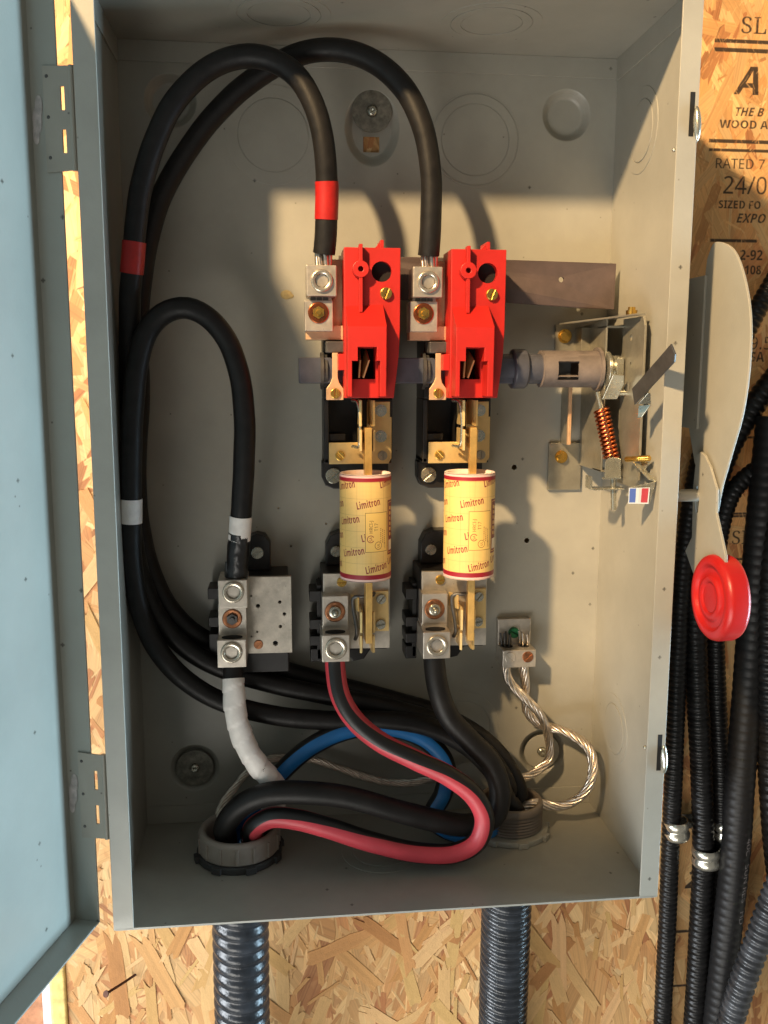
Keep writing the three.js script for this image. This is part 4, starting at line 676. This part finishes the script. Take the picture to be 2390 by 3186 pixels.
// ---------------------------------------------------------------- flexible conduits
function flex(label, pts, R, pitch, amp, m, o2 = {}) {
  const o = thing('flexible_conduit', label, 'conduit', pts[0], o2.group);
  const rad = (s, th) => { const f = (s + (o2.spiral ? th / (Math.PI * 2) * pitch : 0)) / pitch; const w = 0.5 + 0.5 * Math.cos(f * Math.PI * 2); return R - amp * Math.pow(w, o2.pow ?? 1.6) + 0.1 * Math.sin(th * 3 + s * 0.05); };
  part('jacket', sweep(pts, rad, { step: pitch / 9, m: o2.m ?? 30, r0: R, ru: o2.ru, face: o2.face }), m, o);
  return o;
}
{
  const a = flex('wide black spiral conduit leaving below the ribbed grey bushing', [[-125, -352, 60], [-126, -420, 56], [-127, -520, 44], [-127, -700, 20]], 25.5, 12.6, 2.4, M.conduitSheen, { spiral: true, m: 44 });
  part('connector', latheY([[22, -8], [29, -8], [29, -0.2], [22, -0.1]], -125, -346, 62), M.zinc, a);
  const b = flex('black ridged conduit leaving below the bushing with exposed threads', [[121, -352, 46], [121, -420, 44], [123, -520, 34], [126, -700, 14]], 23.6, 7.9, 2.2, M.conduitSheen, { spiral: true, m: 44 });
  part('connector', latheY([[20, -8], [27, -8], [27, -0.2], [20, -0.1]], 122, -346, 46), M.zinc, b);
  flex('thin black ribbed conduit running tightly beside the enclosure right side', [[373.5, 176.1, 14], [342.1, 118.5, 14], [313.6, 43.1, 14], [298.7, -29.8, 12], [292.7, -118.5, 10], [293.5, -210.5, 8], [296.2, -306, 6], [297.8, -375.4, 4], [299, -481.1, 4], [299.6, -638.8, 4]], 9.0, 5.6, 0.8, M.conduit);
  flex('middle black ribbed conduit under the red knob, held by a strap', [[387.4, 93.7, 16], [354.5, 51.6, 16], [327.4, 0.4, 14], [312, -65, 12], [307.8, -141.4, 10], [313.1, -211.1, 8], [323.9, -307.3, 6], [332.5, -397.2, 4], [334, -483.5, 4], [334, -641.9, 4]], 10.8, 6.4, 0.9, M.conduit);
  flex('black ribbed conduit squeezed behind the strapped middle conduit', [[389.6, 17.8, 22], [359.8, -7.7, 22], [333.3, -33.6, 20], [323.8, -87, 14], [329.8, -143.5, 4], [337, -214.3, 1], [347.2, -311.1, 0], [354.7, -400.7, 0], [356.1, -487.7, 0], [357.1, -647.3, 0]], 8.6, 5.4, 0.8, M.conduit);
  { const lc = document.createElement('canvas'); lc.width = 256; lc.height = 2048; const g = lc.getContext('2d'); g.fillStyle = 'rgb(24,23,23)'; g.fillRect(0, 0, 256, 2048);
    for (let i = 0; i < 900; i++) { g.fillStyle = `rgba(${rr(50, 90)},${rr(45, 75)},${rr(40, 62)},${rr(0.1, 0.35)})`; g.fillRect(rr(0, 256), rr(0, 2048), rr(1, 4), rr(2, 14)); }
    g.fillStyle = 'rgb(118,112,114)'; g.font = '24px sans-serif'; g.save(); g.translate(112, 700); g.rotate(-Math.PI / 2); g.scale(1.5, 1); g.fillText('40C   SUN RES   HD', 0, 0); g.restore();
    const t = new THREE.CanvasTexture(lc); t.colorSpace = THREE.SRGBColorSpace; t.magFilter = THREE.LinearFilter; t.wrapS = THREE.RepeatWrapping; t.repeat.set(1, 1 / 620);
    flex('broad smooth black conduit with faint printed lettering at the far right', [[360.5, 35.3, 30], [357.5, -49.8, 30], [356.5, -138, 28], [356.3, -229.6, 26], [356, -324.6, 24], [357.1, -398.6, 22], [355.2, -474.6, 20], [350, -631.6, 18]], 14.2, 9, 0.5, mat({ map: t, roughness: 0.45, specularIntensity: 0.5, bumpMap: fineBump, bumpScale: 0.0002 }), { ru: 1, face: () => 0.5 }); }
  flex('broad black ribbed conduit passing the far edge of the red knob', [[383.4, 76.9, 40], [374.2, -6.1, 40], [366.8, -91.9, 38], [369.7, -181, 36], [381.4, -274.8, 32], [398.8, -375.3, 24], [422.1, -483.1, 14], [449.4, -650.5, 6]], 15, 9, 1.2, M.conduit);
  flex('shiny grey ridged conduit slanting across the lower right corner', [[404.2, -347, 60], [384.7, -397.8, 60], [367.8, -454.2, 60], [352.5, -506.7, 60], [340.9, -567, 58], [334.6, -625.7, 54]], 12.6, 7.4, 2.0, M.conduitGrey, { pow: 1.2 });
}
// straps round the conduits
function strap(label, c, r, tail) {
  const o = thing('conduit_strap', label, 'strap', c, 'conduit straps');
  part('band', new THREE.LatheGeometry([[r, -9.5], [r + 1.2, -9.8], [r + 2.4, -7], [r + 2.6, -4], [r + 1.2, -0.6], [r + 1.2, 0.6], [r + 2.6, 4], [r + 2.4, 7], [r + 1.2, 9.8], [r, 9.5]].map((p) => new THREE.Vector2(...p)), 40).rotateZ(0.06).translate(...c), M.strapMetal, o);
  const foot = part('foot', span(c[0] + r - 1, c[0] + r + (tail ?? 14), c[1] - 8, c[1] + 8, -9.9, -7.8, 0.5), M.strapMetal, o);
  part('screw', hexHead(3.6, -7.8, 3, c[0] + r + 7, c[1] - 2), M.zinc, foot);
}
strap('two ridge silver strap round the thin conduit beside the enclosure', [302.7, -375.1, 5], 10.4, 12);
strap('two ridge silver strap round the middle conduit, set lower than its neighbour', [335.9, -405.9, 5], 12.2, 12);
strap('silver strap mostly hidden behind the middle conduit', [356.4, -381.8, 0], 9.8, 10);
// rusty nail in the strand board
{
  const o = thing('rusty_nail', 'rusty bent nail sticking out of the strand board below the door', 'nail', [-230.1, -502.8, -8]);
  part('shank', sweep([[-230.9, -505.6, -12], [-241.2, -505.5, 0], [-255.1, -505.8, 14]], 1.25, { m: 10, step: 3 }), M.rust, o);
  const c = [-255.4, -506, 14.4]; part('head', new THREE.CylinderGeometry(3.1, 3.1, 1.1, 20).rotateX(Math.PI / 2 - 0.5).rotateY(-0.6).translate(...c), M.rust, o);
}
renderer.render(scene, camera);
